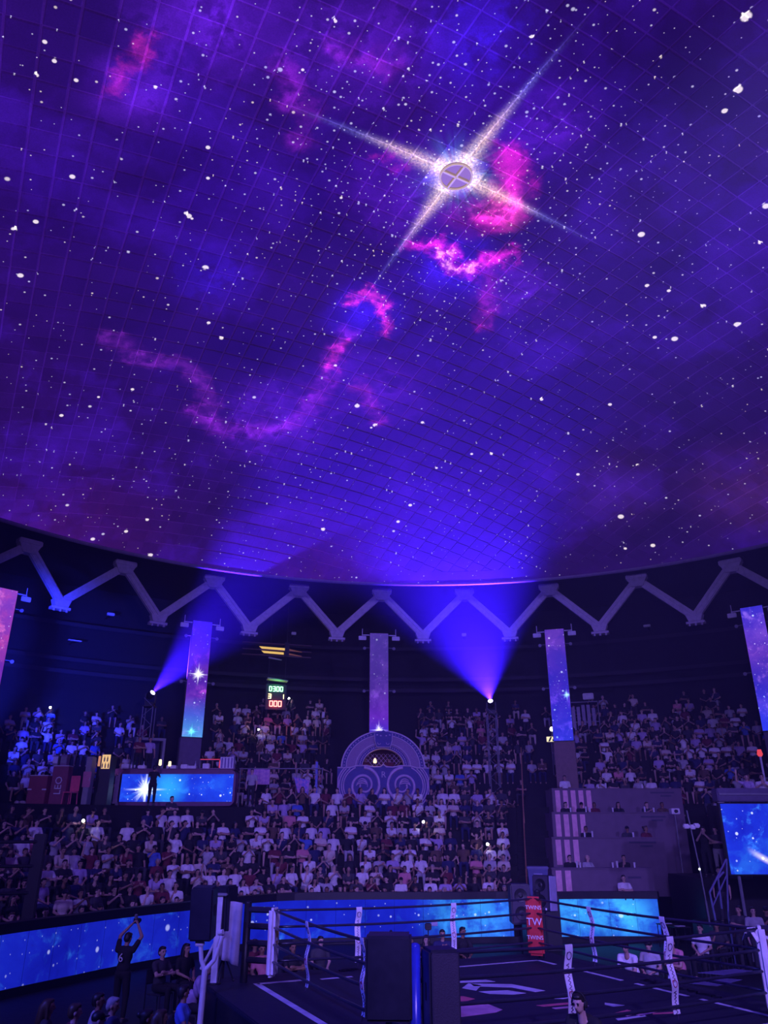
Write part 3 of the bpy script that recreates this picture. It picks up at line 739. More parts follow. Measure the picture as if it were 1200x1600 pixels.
for a0, a1 in zip(A, A[1:]):
    if a0 == 10.0: continue
    p, q = polar(a0, rw(a0), 0), polar(a1, rw(a1), 0); d = (q - p).normalized(); nrm = Vector((d.y, -d.x, 0)) * (-1)
    if nrm.dot(p - Vector((CX, CY, 0))) < 0: nrm = -nrm
    b = MB(); e = d * .004; p, q = p + e, q - e
    b.add([p + Vector((0, 0, .2)), q + Vector((0, 0, .2)), q + Vector((0, 0, 1.42)), p + Vector((0, 0, 1.42)), p + nrm * .09 + Vector((0, 0, .2)), q + nrm * .09 + Vector((0, 0, .2)), q + nrm * .09 + Vector((0, 0, 1.42)), p + nrm * .09 + Vector((0, 0, 1.42))],
          [(0, 1, 2, 3), (4, 7, 6, 5), (0, 3, 7, 4), (1, 5, 6, 2), (3, 2, 6, 7), (0, 4, 5, 1)])
    b.f = b.f; b.m = [0, 1, 1, 1, 1, 1]
    child_of(b.build('screen_panel', [M_RING_SCREEN, M_BLACK]), lw)
child_of(terrace('plinth', None, lambda a: rw(a) - .03, lambda a: rw(a) + .1, .2, 0, -86, 27.6, M_BLACK), lw)
child_of(terrace('top_rail', None, lambda a: rw(a) - .05, lambda a: rw(a) + .30, 1.66, 1.42, -86, 27.6, mat('rail_paint', (.008, .007, .012), .5)), lw)
# hanging screens
def hang_screen(name_label, ang, mats, z0=7.95, z1=13.72, w=1.0, column=True, brown=False):
    p = polar(ang, 25.3, z0); t = empty('hanging_screen', p, -math.radians(ang), name_label, 'screen', 'hanging screens round the hall')
    h = z1 - z0
    b = MB(); b.add([(-w / 2, -.06, 0), (w / 2, -.06, 0), (w / 2, -.06, h), (-w / 2, -.06, h)], [(0, 1, 2, 3)]); b.build('screen_face', mats, t)
    b = MB(); b.bbox((0, .03, h / 2), (w + .04, .15, h + .04), .015); b.build('housing', M_BLACK, t)
    for s in (-1, 1):
        b = MB(); b.bbox((s * .92, -.05, h - .28), (.42, .12, .22), .02); b.tube([(s * .92, -.0, h - .17), (s * .92, 0, h + .25)], .02, 6); b.box((s * .70, 0, h - .1), (.5, .05, .05)); b.build('bracket', M_PALE, t)
        for dz in (.8, 3.1):
            b = MB(); b.tube([(s * (w / 2 + .0), .0, h - dz), (s * .80, 0, h - dz)], .015, 6); b.tube([(s * .80, .06, h - dz), (s * .80, -.12, h - dz - .05)], [.05, .085], 10); b.build('spot_lamp', M_GREY, t)
    if column:
        b = MB(); b.bbox((0, .25, (CONC - z0) / 2), (1.05, .40, z0 - CONC), .03); b.build('column', mat('column_paint', (.20, .13, .12) if brown else (.11, .08, .14), .7), t)
        b = MB(); b.box((0, .25, h / 2), (.55, .3, h)); b.build('mast', M_BLACK, t)
    return t
def vscreen(seed, lo, mid, hi, acc, fl=None, sg=.9, zramp=None):
    k, c, P0 = galaxy_screen('hanging_screen_picture', lo, mid, hi, acc, 1, .55, 2.1, seed, sg, 'flat', fl)
    if zramp:
        sp = k.n.new('ShaderNodeSeparateXYZ'); k.put(sp.inputs[0], P0); f = k.math('DIVIDE', sp.outputs[1], 5.77)
        c = k.vm('ADD', k.vm('MULTIPLY', c, k.ramp(f, [(z, m) for z, m, a in zramp])), k.ramp(f, [(z, a) for z, m, a in zramp]))
    return screen_mat(k, c, 1.0)
V = (.07, .02, .42); B = (.03, .02, .55)
hang_screen('hanging screen with pink and orange clouds, at the left edge', -48.4, vscreen(11, (.10, .02, .40), (.30, .04, .45), (.70, .06, .35), (.9, .2, .3), None, .7,
            [(0, (.5, .6, 1), (0, 0, .1)), (.5, (1, 1, 1), (0, 0, 0)), (1, (.7, .8, 1), (.03, .02, .2))]))
hang_screen('hanging screen with a white star burst and a cyan foot, above the bar', -26.8, vscreen(21, (.05, .012, .34), (.10, .02, .48), (.22, .05, .6), (.45, .06, .45), [(.02, 3.05, .25, (1, 1, 1)), (-.05, .26, .17, (.2, .8, .5))], .7,
            [(0, (.6, 1, 1), (.02, .34, .40)), (.18, (.6, 1, 1), (.01, .10, .30)), (.34, (1, 1, 1), (0, 0, 0)), (.62, (1, 1, 1), (0, 0, 0)), (.8, (.5, .5, .9), (.02, .005, .22)), (1, (.25, .4, .9), (.015, .006, .36))]))
hang_screen('dim violet hanging screen with a white star burst, over the ornate booth', -5.15, vscreen(31, (.045, .02, .26), (.07, .025, .34), (.14, .05, .48), (.16, .06, .4), [(.0, .62, .22, (1, 1, 1))], .35,
            [(0, (.6, .8, 1.0), (.0, .01, .42)), (.22, (1, .8, 1.2), (.05, .0, .12)), (.5, (1, 1, 1), (0, 0, 0)), (1, (.9, 1, 1), (.01, .01, .03))]), column=False)
hang_screen('blue hanging screen with a square white star, by the striped board', 16.45, vscreen(41, (.02, .018, .50), (.05, .02, .52), (.12, .04, .60), (.20, .06, .5), [(.36, 2.28, .15, (.4, .7, .7))], .6,
            [(0, (.5, .9, 1.1), (0, .015, .2)), (.4, (.8, 1, 1), (0, 0, .08)), (1, (1.1, 1, .9), (.03, .01, 0))]), brown=True)
hang_screen('blue hanging screen with pink clouds, at the right edge', 38.6, vscreen(51, (.02, .018, .50), (.06, .03, .58), (.18, .07, .7), (.40, .16, .5), None, .9,
            [(0, (.5, .9, 1.3), (0, .02, .25)), (.35, (.9, 1, 1), (0, 0, .05)), (.6, (1.2, 1, 1), (.06, .01, 0)), (1, (.8, 1, 1.1), (0, 0, .05))]))
# ------------------------------------------------------------------ boxing ring
RX, RY, RZ = 2.01, 15.81, math.radians(25.2)
ring = empty('boxing_ring', (RX, RY, 0), RZ, 'raised boxing ring with dark canvas, black ropes and white straps', 'boxing ring')
RU, RV = Vector((math.cos(RZ), math.sin(RZ), 0)), Vector((-math.sin(RZ), math.cos(RZ), 0))
def ring_local(px, py, z):
    d = at_z(px, py, z) - Vector((RX, RY, 0)); return d.dot(RU), d.dot(RV)
def ring_world(x, y, z): return Vector((RX, RY, z)) + RU * x + RV * y
HS, CZ = 3.2, 1.0
b = MB(); b.box((0, 0, .46), (8.6, 8.6, .92)); b.build('platform', M_BLACK, ring)
b = MB(); b.bbox((0, 0, .96), (8.7, 8.7, .08), .02); b.build('canvas', M_NAVY, ring)
M_MARK = mat('canvas_print_white', (0.50, 0.46, 0.58), 0.75, vary=.2, scale=3)
M_MARKR = mat('canvas_print_red', (0.55, 0.10, 0.16), 0.75, vary=.2, scale=3)
M_MARKP = mat('canvas_print_pink', (0.48, 0.22, 0.36), 0.75, vary=.25, scale=3)
def line(x0, y0, x1, y1, w=.10):
    d = Vector((x1 - x0, y1 - y0, 0)); n = Vector((-d.y, d.x, 0)).normalized() * w / 2; p, q = Vector((x0, y0, CZ + .003)), Vector((x1, y1, CZ + .003))
    u = Vector((0, 0, -.004)); b = MB(); b.add([p - n, q - n, q + n, p + n, p - n + u, q - n + u, q + n + u, p + n + u], [(0, 1, 2, 3), (0, 4, 5, 1), (1, 5, 6, 2), (2, 6, 7, 3), (3, 7, 4, 0)])
    b.build('canvas_marking', M_MARK, ring)
for q in [(-3.42, 3.42, -3.42, -3.5), (-3.42, 3.37, -2.45, 3.37), (-2.1, 3.3, -1.4, 3.3), (1.2, 3.4, 3.35, 3.4), (3.35, 3.4, 3.35, 2.75), (3.38, 2.2, 3.38, .58), (3.4, .2, 3.4, -1.15), (3.42, -1.44, 3.42, -3.4), (3.42, -3.3, 1.6, -3.3), (-3.4, -3.42, 1.0, -3.42)]: line(*q, w=.13 if q[0] == -3.42 else .10)
def decal(pts, m):
    L = [ring_local(x, y, CZ) for x, y in pts]; n = len(L); b = MB()
    b.add([(x, y, CZ + .004) for x, y in L] + [(x, y, CZ - .002) for x, y in L], [tuple(range(n))] + [(i, n + i, n + (i + 1) % n, (i + 1) % n) for i in range(n)]); b.build('canvas_marking', m, ring)
decal([(700, 1534), (759, 1531), (774, 1534), (700, 1536)], M_MARK); decal([(735, 1537), (800, 1538), (852, 1548), (836, 1550), (800, 1543), (740, 1541)], M_MARK)
decal([(722, 1544), (732, 1536.5), (752, 1540), (744, 1548)], M_MARK); decal([(748, 1549.5), (793, 1547.5), (822, 1552), (802, 1554), (765, 1553)], M_MARK)
decal([(700, 1557), (725, 1557), (742, 1561), (730, 1564), (700, 1566)], M_MARKR); decal([(700, 1573), (762, 1569), (785, 1578), (775, 1582), (730, 1588), (700, 1591)], M_MARKP)
decal([(836, 1559), (880, 1553), (905, 1557), (880, 1561)], M_MARK); decal([(838, 1571), (905, 1565), (912, 1567), (850, 1573)], M_MARKR); decal([(862, 1575), (915, 1570), (920, 1572), (868, 1577)], M_MARKP)
decal([(945, 1567), (976, 1571), (958, 1573), (945, 1570)], M_MARK)
for x in (950, 972, 994): decal([(x, 1586), (x + 30, 1578), (x + 36, 1579.5), (x + 8, 1588)], M_MARKR if x == 950 else M_MARKP)
decal([(962, 1592), (1006, 1586), (1010, 1588), (966, 1594.5)], M_MARK); decal([(1020, 1583), (1058, 1581), (1060, 1583), (1020, 1585)], M_MARKR)
decal([(1090, 1520), (1148, 1514), (1192, 1519), (1150, 1525)], mat('canvas_print_dim', (.10, .09, .2), .7)); decal([(1065, 1535), (1110, 1527), (1160, 1531), (1120, 1541)], mat('canvas_print_dim', (.10, .09, .2), .7))
def canvas_text(txt, size, x, y, rot, m):
    vs, fs = text_mesh(txt, size, .002); b = MB(); b.add([(v[0], v[2], 0) for v in vs], fs, 0, Matrix.Translation((x, y, CZ + .004)) @ Matrix.Rotation(rot, 4, 'Z')); b.build('canvas_lettering', m, ring)
canvas_text('@RAJADAMNERN', .34, -.05, 4.06, 0, M_MARK)
canvas_text('RAJADAMNERN', .30, 3.8, -.6, -math.pi / 2, mat('canvas_print_dim', (.10, .09, .2), .7))
# posts, pads, turnbuckles
M_ROPE = mat('black_rope_cover', (0.02, 0.02, 0.04), 0.30); M_BLUEV = mat('blue_vinyl', (0.03, 0.05, 0.50), 0.25)
PADM = {(-1, 1): ('white corner pad', M_WHITE), (1, 1): ('red corner pad', M_RED), (1, -1): ('white corner pad', M_WHITE), (-1, -1): ('blue corner pad', M_BLUEV)}
ROPEZ = (1.40, 1.70, 2.0, 2.30)
for (sx, sy), (lab, pm) in PADM.items():
    po = 3.36 if (sx, sy) == (-1, -1) else 3.62
    near = (sx, sy) == (-1, -1)
    b = MB(); b.tube([(sx * po, sy * po, 0), (sx * po, sy * po, 2.42)], .075, 14); b.ball((sx * po, sy * po, 2.42), (.075, .075, .04), 14, 6); post = b.build('corner_post', M_BLUEV if near else M_BLACK, ring, smooth=True)
    d = Vector((-sx, -sy, 0)).normalized(); M = Matrix.Translation((sx * (HS - .03), sy * (HS - .03), 0)) @ Matrix.Rotation(math.atan2(d.y, d.x) + math.pi / 2, 4, 'Z')
    if not near:
        b = MB(); b.bbox((0, .02, 1.74), (.30 if (sx, sy) != (1, 1) else .37, .15, 1.22), .05, 0, M); pad = b.build('corner_pad', pm, ring); pad['label'] = lab
        if (sx, sy) == (1, 1):
            for t, z, s in (('TWINS', 2.12, .12), ('TW', 1.82, .22), ('TWINS', 1.50, .12)):
                vs, fs = text_mesh(t, s, .003); q = MB(); q.add(vs, fs, 0, M @ Matrix.Translation((0, -.062, z))); q.build('pad_lettering', M_WHITE, pad)
        elif sx < 0:
            q = MB(); q.add([(-.07, 0, 1.93), (.06, 0, 1.97), (.07, 0, 1.86), (-.03, 0, 1.80)], [(0, 1, 2, 3)], 0, M @ Matrix.Translation((0, -.06, 0))); q.add([(-.04, 0, 1.76), (.06, 0, 1.77), (.04, 0, 1.64)], [(0, 1, 2)], 0, M @ Matrix.Translation((0, -.06, 0)))
            q.build('emblem', mat('gold_print', (.55, .35, .10), .4, .3), pad)
    for z in ROPEZ:
        b = MB(); b.tube([(sx * po, sy * po, z), (sx * HS, sy * HS, z)], .035 if near else .06, 8); b.build('turnbuckle', M_RED if (sx, sy) == (1, -1) and z in (1.7, 2.0) else M_ROPE, ring)
# ropes
for i, (p, q) in enumerate((((-1, 1), (-1, -1)), ((-1, -1), (1, -1)), ((1, -1), (1, 1)), ((1, 1), (-1, 1)))):
    for z in ROPEZ:
        pts = [(HS * (p[0] + (q[0] - p[0]) * t), HS * (p[1] + (q[1] - p[1]) * t), z - .05 * math.sin(math.pi * t)) for t in [j / 14 for j in range(15)]]
        b = MB(); b.tube(pts, .024, 8); b.build('rope', M_ROPE, ring, smooth=True)
# white straps woven between the ropes, with script lettering
M_STRAP = mat('white_strap', (0.74, 0.72, 0.78), 0.6, bump=.1); M_INK = mat('strap_ink', (.06, .02, .08), .6); M_INKR = mat('strap_ink_red', (.35, .03, .08), .6)
def scribble():
    """the strap's script word, a big O and a run of joined strokes, drawn along x in a band one unit high"""
    o = MB(); n = 20
    pts = [(.14 * math.cos(q) * 1.0 + .10 * math.sin(q * .5) * .3, 0, .40 * math.sin(q)) for q in [2 * math.pi * i / n + 1.9 for i in range(n + 2)]]
    w = MB(); x = .27; st = []
    for i in range(7):
        hgt = (.30, .16, .22, .14, .20, .14, .26)[i]; st += [(x, 0, -.16), (x + .05, 0, hgt), (x + .085, 0, -.14)]; x += .115
    st.append((x + .10, 0, .05))
    return pts, st
SO, SW = scribble()
def strap(px, py, text=True, dirx=1):
    lx, ly = ring_local(px, py, 2.3)
    k = 0 if abs(abs(lx) - HS) < abs(abs(ly) - HS) else 1            # slide along the rope until the strap stands where it should
    best = min((abs(project(ring_world(*((math.copysign(HS, lx), t, 2.3) if k == 0 else (t, math.copysign(HS, ly), 2.3))))[0] - px), t) for t in [-3 + .02 * i for i in range(301)])[1]
    if k == 0: lx, ly = math.copysign(HS, lx), best
    else: lx, ly = best, math.copysign(HS, ly)
    if abs(abs(lx) - HS) < abs(abs(ly) - HS): lx = math.copysign(HS, lx); ax, out = Vector((0, 1, 0)), Vector((math.copysign(1, lx), 0, 0))
    else: ly = math.copysign(HS, ly); ax, out = Vector((1, 0, 0)), Vector((0, math.copysign(1, ly), 0))
    face = out if (RU * out.x + RV * out.y).y < 0 else -out        # the side turned to the stands below the camera
    o = Vector((lx, ly, 0)); w = .065; ph = rnd.uniform(-.3, .3)
    sag = -.05 * math.sin(math.pi * (0.5 + (lx if abs(ax.x) else ly) / (2 * HS)))
    def at(s, t, off=0.0):
        """s down from the top rope, t across"""
        z = 2.335 + sag - s
        y = .036 * math.cos(s / .3 * math.pi + .1) + off
        return o + ax * (t + .02 * math.sin(s * 9 + ph)) + face * y + Vector((0, 0, z))
    n = 30; L = 1.03; vs, fs = [], []
    for k in range(n + 1):
        s = L * k / n
        for t, off in ((-w, 0), (w, 0), (w, -.008), (-w, -.008)): vs.append(at(s, t, off))
    for k in range(n):
        for j in range(4): fs.append((4 * k + j, 4 * k + (j + 1) % 4, 4 * k + 4 + (j + 1) % 4, 4 * k + 4 + j))
    fs += [(0, 3, 2, 1), (4 * n, 4 * n + 1, 4 * n + 2, 4 * n + 3)]
    b = MB(); b.add(vs, fs); so = b.build('rope_strap', M_STRAP, ring, smooth=False)
    sgn = 1 if ax.cross(Vector((0, 0, 1))).dot(face) > 0 else -1     # so that the word reads the right way round
    for r, s0 in enumerate((.08, .56)):
        for pts, m in ((SO, M_INKR if r else M_INK), (SW, M_INK)):
            q = MB(); P = [at(s0 + (p[0] + .16) * .40, p[2] * .10 * -1 * sgn, .004) for p in pts]
            q.tube(P, .0055, 4); q.build('script_lettering', m, so)
for px, py in ((482, 1434), (568, 1459), (560, 1414), (708, 1406), (921, 1410), (1035, 1424), (886, 1471), (1043, 1456)): strap(px, py)

# ------------------------------------------------------------------ things round the ring
M_CAB = mat('black_speaker_paint', (.016, .016, .03), .42, bump=.15); M_GRILL = mat('speaker_grille', (.035, .028, .05), .65, scale=60, bump=.4)
def speaker(loc, rz, w, d, h, label, tilt=0.0, stand=None, handle=True, group=None, cones=True):
    t = empty('loudspeaker', loc, rz, label, 'speaker', group); R = Matrix.Rotation(tilt, 4, 'X')
    b = MB(); b.bbox((0, 0, h / 2), (w, d, h), .03, 0, R); cab = b.build('cabinet', M_CAB, t)
    b = MB(); b.bbox((0, -d / 2 - .004, h / 2), (w * .88, .03, h * .93), .012, 0, R); g = b.build('grille', M_GRILL, t)
    if cones:
        for z, r in ((.28, .32), (.72, .32)):
            q = MB(); q.lathe([(w * r, 0), (w * r * .95, .02), (w * r * .4, -.0), (w * r * .2, .015)], 20, 0, R @ Matrix.Translation((0, -d / 2 - .018, h * z)) @ Matrix.Rotation(math.pi / 2, 4, 'X')); q.build('cone', M_BLACK, g)
    if handle:
        for s in (-1, 1):
            b = MB(); b.bbox((s * w / 2, 0, h * .55), (.015, .07, .2), .006, 0, R); b.build('handle', M_BLACK, cab)
    b = MB(); b.box((w * .3, -d / 2 - .022, h * .07), (.04, .01, .05), 0, R); b.build('badge', M_WHITE, g)
    return t
def tripod(loc, h, label, spread=.45, m=None, rz=0.0, r=.022, group=None):
    t = empty('speaker_stand', loc, rz, label, 'stand', group); m = m or M_BLACK
    b = MB(); b.tube([(0, 0, .06), (0, 0, h)], r, 10); b.build('pole', m, t)
    b = MB(); k0 = min(.66, h * .55); b.tube([(0, 0, k0 - .08), (0, 0, k0 + .04)], r * 1.8, 10); b.build('collar', m, t)
    for k in range(3):
        q = 2 * math.pi * k / 3 + .4; b = MB(); b.tube([(0, 0, k0), (spread * math.cos(q), spread * math.sin(q), .015)], r * .7, 8); lg = b.build('leg', m, t)
        b = MB(); b.ball((spread * math.cos(q), spread * math.sin(q), .02), .025, 8, 6); b.build('rubber_foot', M_BLACK, lg)
    b = MB(); b.lathe([(.10, h - .005), (.10, h), (.02, h)], 14); b.build('plate', m, t)
    return t
p = at_y(608, 1590, 11.45)
speaker((p.x, p.y, 1.60), math.radians(178), .60, .52, .95, 'big black loudspeaker seen from behind, left of the blue corner post')
tripod((p.x, p.y, 1.0), .59, 'short stand under the loudspeaker left of the blue corner post', .26, M_BLUEV, 0, .045)
p = at_y(690, 1600, 11.2)
speaker((p.x, p.y, 1.36), math.radians(12), .40, .44, 1.06, 'black column loudspeaker with its grille showing, right of the blue corner post', cones=False)
tripod((p.x, p.y, 1.0), .35, 'short stand under the column loudspeaker right of the blue corner post', .24, None, 0, .04)
# left of the ring: a loudspeaker on a pale forked stand, a pale post, a hanging cloth
p = at_y(314, 1468, 16.4)
speaker((p.x + .02, p.y, p.z), math.radians(176), .44, .36, .92, 'dark loudspeaker leaning back on a pale forked stand', -.10, cones=False)
fk = empty('forked_stand', (at_y(318, 1520, 16.4).x, 16.4, 0), 0, 'pale forked stand carrying the leaning loudspeaker', 'stand')
b = MB(); b.tube([(0, 0, .02), (.02, 0, 1.40)], .055, 10); b.build('pole', M_PALE, fk)
for s, x1, z1 in ((0, -.10, 1.82), (1, .30, 1.95)):
    b = MB(); b.tube([(.02, 0, 1.38), (x1 * .6, 0, 1.55), (x1, 0, z1)], .042, 10); b.build('fork_arm', M_PALE, fk)
b = MB(); b.bbox((-.11, -.01, 1.87), (.16, .12, .17), .015); b.build('clamp', M_WHITE, fk)
b = MB(); b.lathe([(.22, 0), (.22, .03), (.06, .06)], 24); b.build('base', M_BLACK, fk)
a, c = at_y(345, 1399, 17.4), at_y(334, 1536, 17.4)
po = empty('pale_post', (c.x + .0, 17.4, 1.0), 0, 'tall pale square post beside the leaning loudspeaker', 'post')
b = MB(); b.tube([(0, 0, .02), (0, 0, .3), (a.x - c.x, 0, a.z - 1)], .085, 4); b.build('shaft', M_PALE, po)
b = MB(); b.bbox((a.x - c.x - .12, -.02, a.z - .98), (.55, .2, .05), .015); b.build('cap', M_GREY, po)
b = MB(); b.tube([(-.28, 0, .25), (.03, -.0, .85)], .03, 8); b.tube([(.04, -.07, .90), (.13, -.10, .92)], .05, 8); b.build('brace', M_PALE, po)
b = MB(); b.lathe([(.14, 0), (.14, .02), (.05, .03)], 16); b.build('base', M_BLACK, po)
speaker((at_y(352, 1468, 17.6).x, 17.6, at_y(333, 1455, 17.6).z), math.radians(150), .30, .34, .85, 'narrow black loudspeaker behind the pale post', -.05, cones=False, handle=False)
tripod((at_y(352, 1468, 17.6).x, 17.6, 1.0), at_y(333, 1455, 17.6).z - 1.01, 'stand of the narrow loudspeaker behind the pale post', .22)
# cloth hung from the corner post
q = ring_world(-3.62, 3.62, 0); n, mrow = 14, 12; vs, fs = [], []
tl, tr, bl, br = at_y(347, 1409, q.y - .1), at_y(379, 1411, q.y - .05), at_y(341, 1498, q.y - .1), at_y(371, 1511, q.y - .05)
for j in range(mrow + 1):
    for i in range(n + 1):
        u_, v_ = i / n, j / mrow; P = tl.lerp(tr, u_).lerp(bl.lerp(br, u_), v_)
        vs.append(P + Vector((0, .05 * math.sin(u_ * 13 + v_ * 1.2) * (.3 + .7 * v_), .02 * math.sin(u_ * 3))))
fs = [(j * (n + 1) + i, j * (n + 1) + i + 1, (j + 1) * (n + 1) + i + 1, (j + 1) * (n + 1) + i) for j in range(mrow) for i in range(n)]
b = MB(); b.add([v - Vector((q.x, q.y, 0)) for v in vs], fs); cl = b.build('hanging_cloth', mat('pale_cloth', (.42, .40, .50), .85), None, (q.x, q.y, 0), smooth=True)
sm = cl.modifiers.new('thickness', 'SOLIDIFY'); sm.thickness = .012
tag(cl, 'pale cloth hung from the dark post at the white corner of the ring', 'cloth')
# behind the red corner
p = at_y(811, 1400, 22.6)
speaker((p.x, 22.6, p.z - .65), math.radians(0), .52, .5, .95, 'black loudspeaker left behind the red corner pad', handle=False); tripod((p.x, 22.6, 0), p.z - .65, 'stand of the loudspeaker left behind the red corner pad')
p = at_y(852, 1424, 22.8); t = speaker((p.x, 22.8, p.z), math.radians(-38), .50, .42, .88, 'dark loudspeaker with one side painted as lit, right behind the red corner pad', -.06, handle=False)
b = MB(); b.bbox((.26, 0, .44), (.02, .40, .84), .008, 0, Matrix.Rotation(-.06, 4, 'X')); b.build('painted_lit_side', mat('lit_side_colour', (.35, .33, .5), .5), t)  # paler sheet painted in for the light falling on one side
tripod((p.x, 22.8, 0), p.z, 'stand of the loudspeaker with the painted lit side behind the red corner pad')
bs = at_y(841, 1378, 29.8); bx = empty('bin', (bs.x, 29.8, bs.z), math.radians(-8), 'dark blue lidded bin with a pale square notice, above the red corner', 'bin')
b = MB(); b.box((0, 0, .42), (.62, .5, .84), 0, None, 1.12); b.build('body', mat('blue_plastic', (.05, .06, .20), .5), bx)
b = MB(); b.bbox((0, 0, .88), (.78, .64, .09), .03); b.build('lid', mat('blue_plastic_lid', (.10, .10, .24), .5), bx)
b = MB(); b.box((0, -.285, .56), (.30, .012, .30)); b.build('notice', mat('notice_paper', (.22, .22, .40), .6), bx)
bx.location.z = 1.66; 
b = MB(); b.bbox((0, 0, .83), (1.2, .9, 1.66), .02); rs = b.build('riser_box', M_BLACK, None, (bs.x, 29.8, 0)); tag(rs, 'black riser box under the dark blue bin', 'box')
# ------------------------------------------------------------------ ornate booth at the top of the far stand
M_REL = mat('booth_relief', (.62, .46, .66), .6, bump=.1); M_REL2 = mat('booth_band', (.30, .20, .36), .65, scale=30, vary=.25); M_BLU = mat('booth_blue_panel', (.06, .055, .26), .6); M_DRED = mat('booth_lining', (.07, .008, .015), .8)
M_GOLDT = mat('booth_trim', (.55, .45, .58), .5)
bp = polar(-4.75, 24.7, CONC); booth = empty('ornate_booth', bp, math.radians(4.75), 'ornate arched booth with scrolls and a crest, at the head of the far stand', 'booth')
ZB = 1.95
def arc_pts(a, b_, n=40, cz=ZB): return [(a * math.cos(math.pi * i / n), cz + b_ * math.sin(math.pi * i / n)) for i in range(n + 1)]
def arc_band(a0, a1, y0, y1, m, name, k=.835, cut=0):
    P, Q = arc_pts(a0, a0 * k), arc_pts(a1, a1 * k); n = len(P); b = MB()
    vs = [(x, y0, z) for x, z in P] + [(x, y0, z) for x, z in Q] + [(x, y1, z) for x, z in P] + [(x, y1, z) for x, z in Q]
    fs = []
    for i in range(n - 1): fs += [(i, i + 1, n + i + 1, n + i), (2 * n + i, 3 * n + i, 3 * n + i + 1, 2 * n + i + 1), (i, 2 * n + i, 2 * n + i + 1, i + 1), (n + i, n + i + 1, 3 * n + i + 1, 3 * n + i)]
    fs += [(0, n, 3 * n, 2 * n), (n - 1, 3 * n - 1, 4 * n - 1, 2 * n - 1)]
    return b.add(vs, fs).build(name, m, booth)
arc_band(2.14, 2.07, -.10, .5, M_GOLDT, 'arch_moulding'); arc_band(2.07, 1.90, -.03, .5, M_BLU, 'arch_band'); arc_band(1.90, 1.86, -.08, .4, M_GOLDT, 'arch_moulding')
arc_band(1.86, 1.42, -.04, .4, M_REL2, 'arch_band'); arc_band(1.42, 1.38, -.08, .4, M_GOLDT, 'arch_moulding'); arc_band(1.38, 1.28, -.05, .4, M_REL2, 'arch_band')
arc_band(1.28, 1.10, -.02, .4, M_BLU, 'arch_band'); arc_band(1.10, 1.06, -.06, .4, M_GOLDT, 'arch_moulding')
b = MB()
for i in range(34):
    q = math.pi * (i + .5) / 34; b.ball((1.19 * math.cos(q), -.04, ZB + 1.19 * .835 * math.sin(q)), (.028, .03, .045), 6, 4)
    q2 = math.pi * (i + .5) / 34; b.ball((1.985 * math.cos(q2), -.05, ZB + 1.985 * .835 * math.sin(q2)), (.03, .025, .03), 6, 4)
o = b.build('beading', M_REL, booth); o['kind'] = 'stuff'
b = MB(); b.prism([(x, z) for x, z in arc_pts(1.5, 1.5 * .835)] + [(-1.9, -.0), (1.9, 0)], 1.55, 1.65); b.build('back_wall', M_DRED, booth)
for i in range(9):
    for s in (-1, 1):
        x = -.9 + i * .23; b = MB(); b.box((0, 0, 0), (.022, .03, .95), 0, Mat((x, 1.5, ZB + .42), 0, 0, s * .75)); b.build('lattice_bar', M_REL, booth)
# front with two scrolls
top = [(-2.32, 1.90), (-1.7, 1.90), (-1.35, 1.99), (-.85, 2.0), (-.45, 1.93), (-.14, 1.95), (0, 2.07), (.14, 1.95), (.45, 1.93), (.85, 2.0), (1.35, 1.99), (1.7, 1.90), (2.32, 1.90)]
b = MB(); b.prism(top + [(2.32, 0), (-2.32, 0)], -.22, -.12); b.build('front_panel', M_BLU, booth)
b = MB(); b.tube([(x, -.22, z) for x, z in top], .035, 6); b.build('front_moulding', M_GOLDT, booth)
for s in (-1, 1):
    cx, cz = s * .98, 1.05
    P = []
    for i in range(64):
        q = i / 63; r = .86 * (1 - q * .80); an = math.pi * .5 - s * (-1) * q * math.pi * 3.6
        P.append((cx + r * math.cos(an), -.24, cz + r * math.sin(an)))
    b = MB(); b.tube(P, [.085 - .045 * i / 63 for i in range(64)], 6); b.build('scroll', M_REL, booth)
    for r in (1.02, 1.12, 1.24, 1.34):
        P = [(cx + r * math.cos(q), -.23, cz + r * .92 * math.sin(q)) for q in [(math.pi * (-.30 + .78 * i / 20) if s > 0 else math.pi * (1.30 - .78 * i / 20)) for i in range(21)]]
        P = [p for p in P if abs(p[0]) < 2.3 and p[2] < 1.92]
        if len(P) > 2: b = MB(); b.tube(P, .03, 6); b.build('rib', M_REL if r != 1.12 else M_GOLDT, booth)
    for q in range(3):
        P = [(cx + s * (.1 + .28 * math.cos(t)) , -.25, cz - .02 + (.14 + .1 * q) * math.sin(t)) for t in [math.pi * i / 8 * .8 + .4 * q for i in range(9)]]
        b = MB(); b.tube(P, [.012 + .022 * math.sin(math.pi * i / 8) for i in range(9)], 5); b.build('leaf_relief', M_REL, booth)
b = MB(); b.prism([(-.34, 1.82), (.34, 1.82), (.26, 1.2), (.0, .9), (-.26, 1.2)], -.28, -.2); b.build('shield', M_BLU, booth)
vs, fs = text_mesh('R', .42, .006); b = MB(); b.add([(v[0], v[1] - .29, v[2] + 1.56) for v in vs], fs); b.build('letter', M_GOLDT, booth)
b = MB(); b.prism([(-.46, 3.58), (-.30, 3.66), (-.10, 3.66), (0, 3.76), (.10, 3.66), (.30, 3.66), (.46, 3.58), (.44, 3.2), (.34, 2.90), (-.34, 2.90), (-.44, 3.2)], -.20, .0); cr = b.build('crest', M_BLU, booth)
b = MB(); b.tube([(-.46, -.2, 3.58), (-.44, -.2, 3.2), (-.34, -.2, 2.90), (.34, -.2, 2.90), (.44, -.2, 3.2), (.46, -.2, 3.58)], .025, 6); b.build('crest_moulding', M_GOLDT, cr)
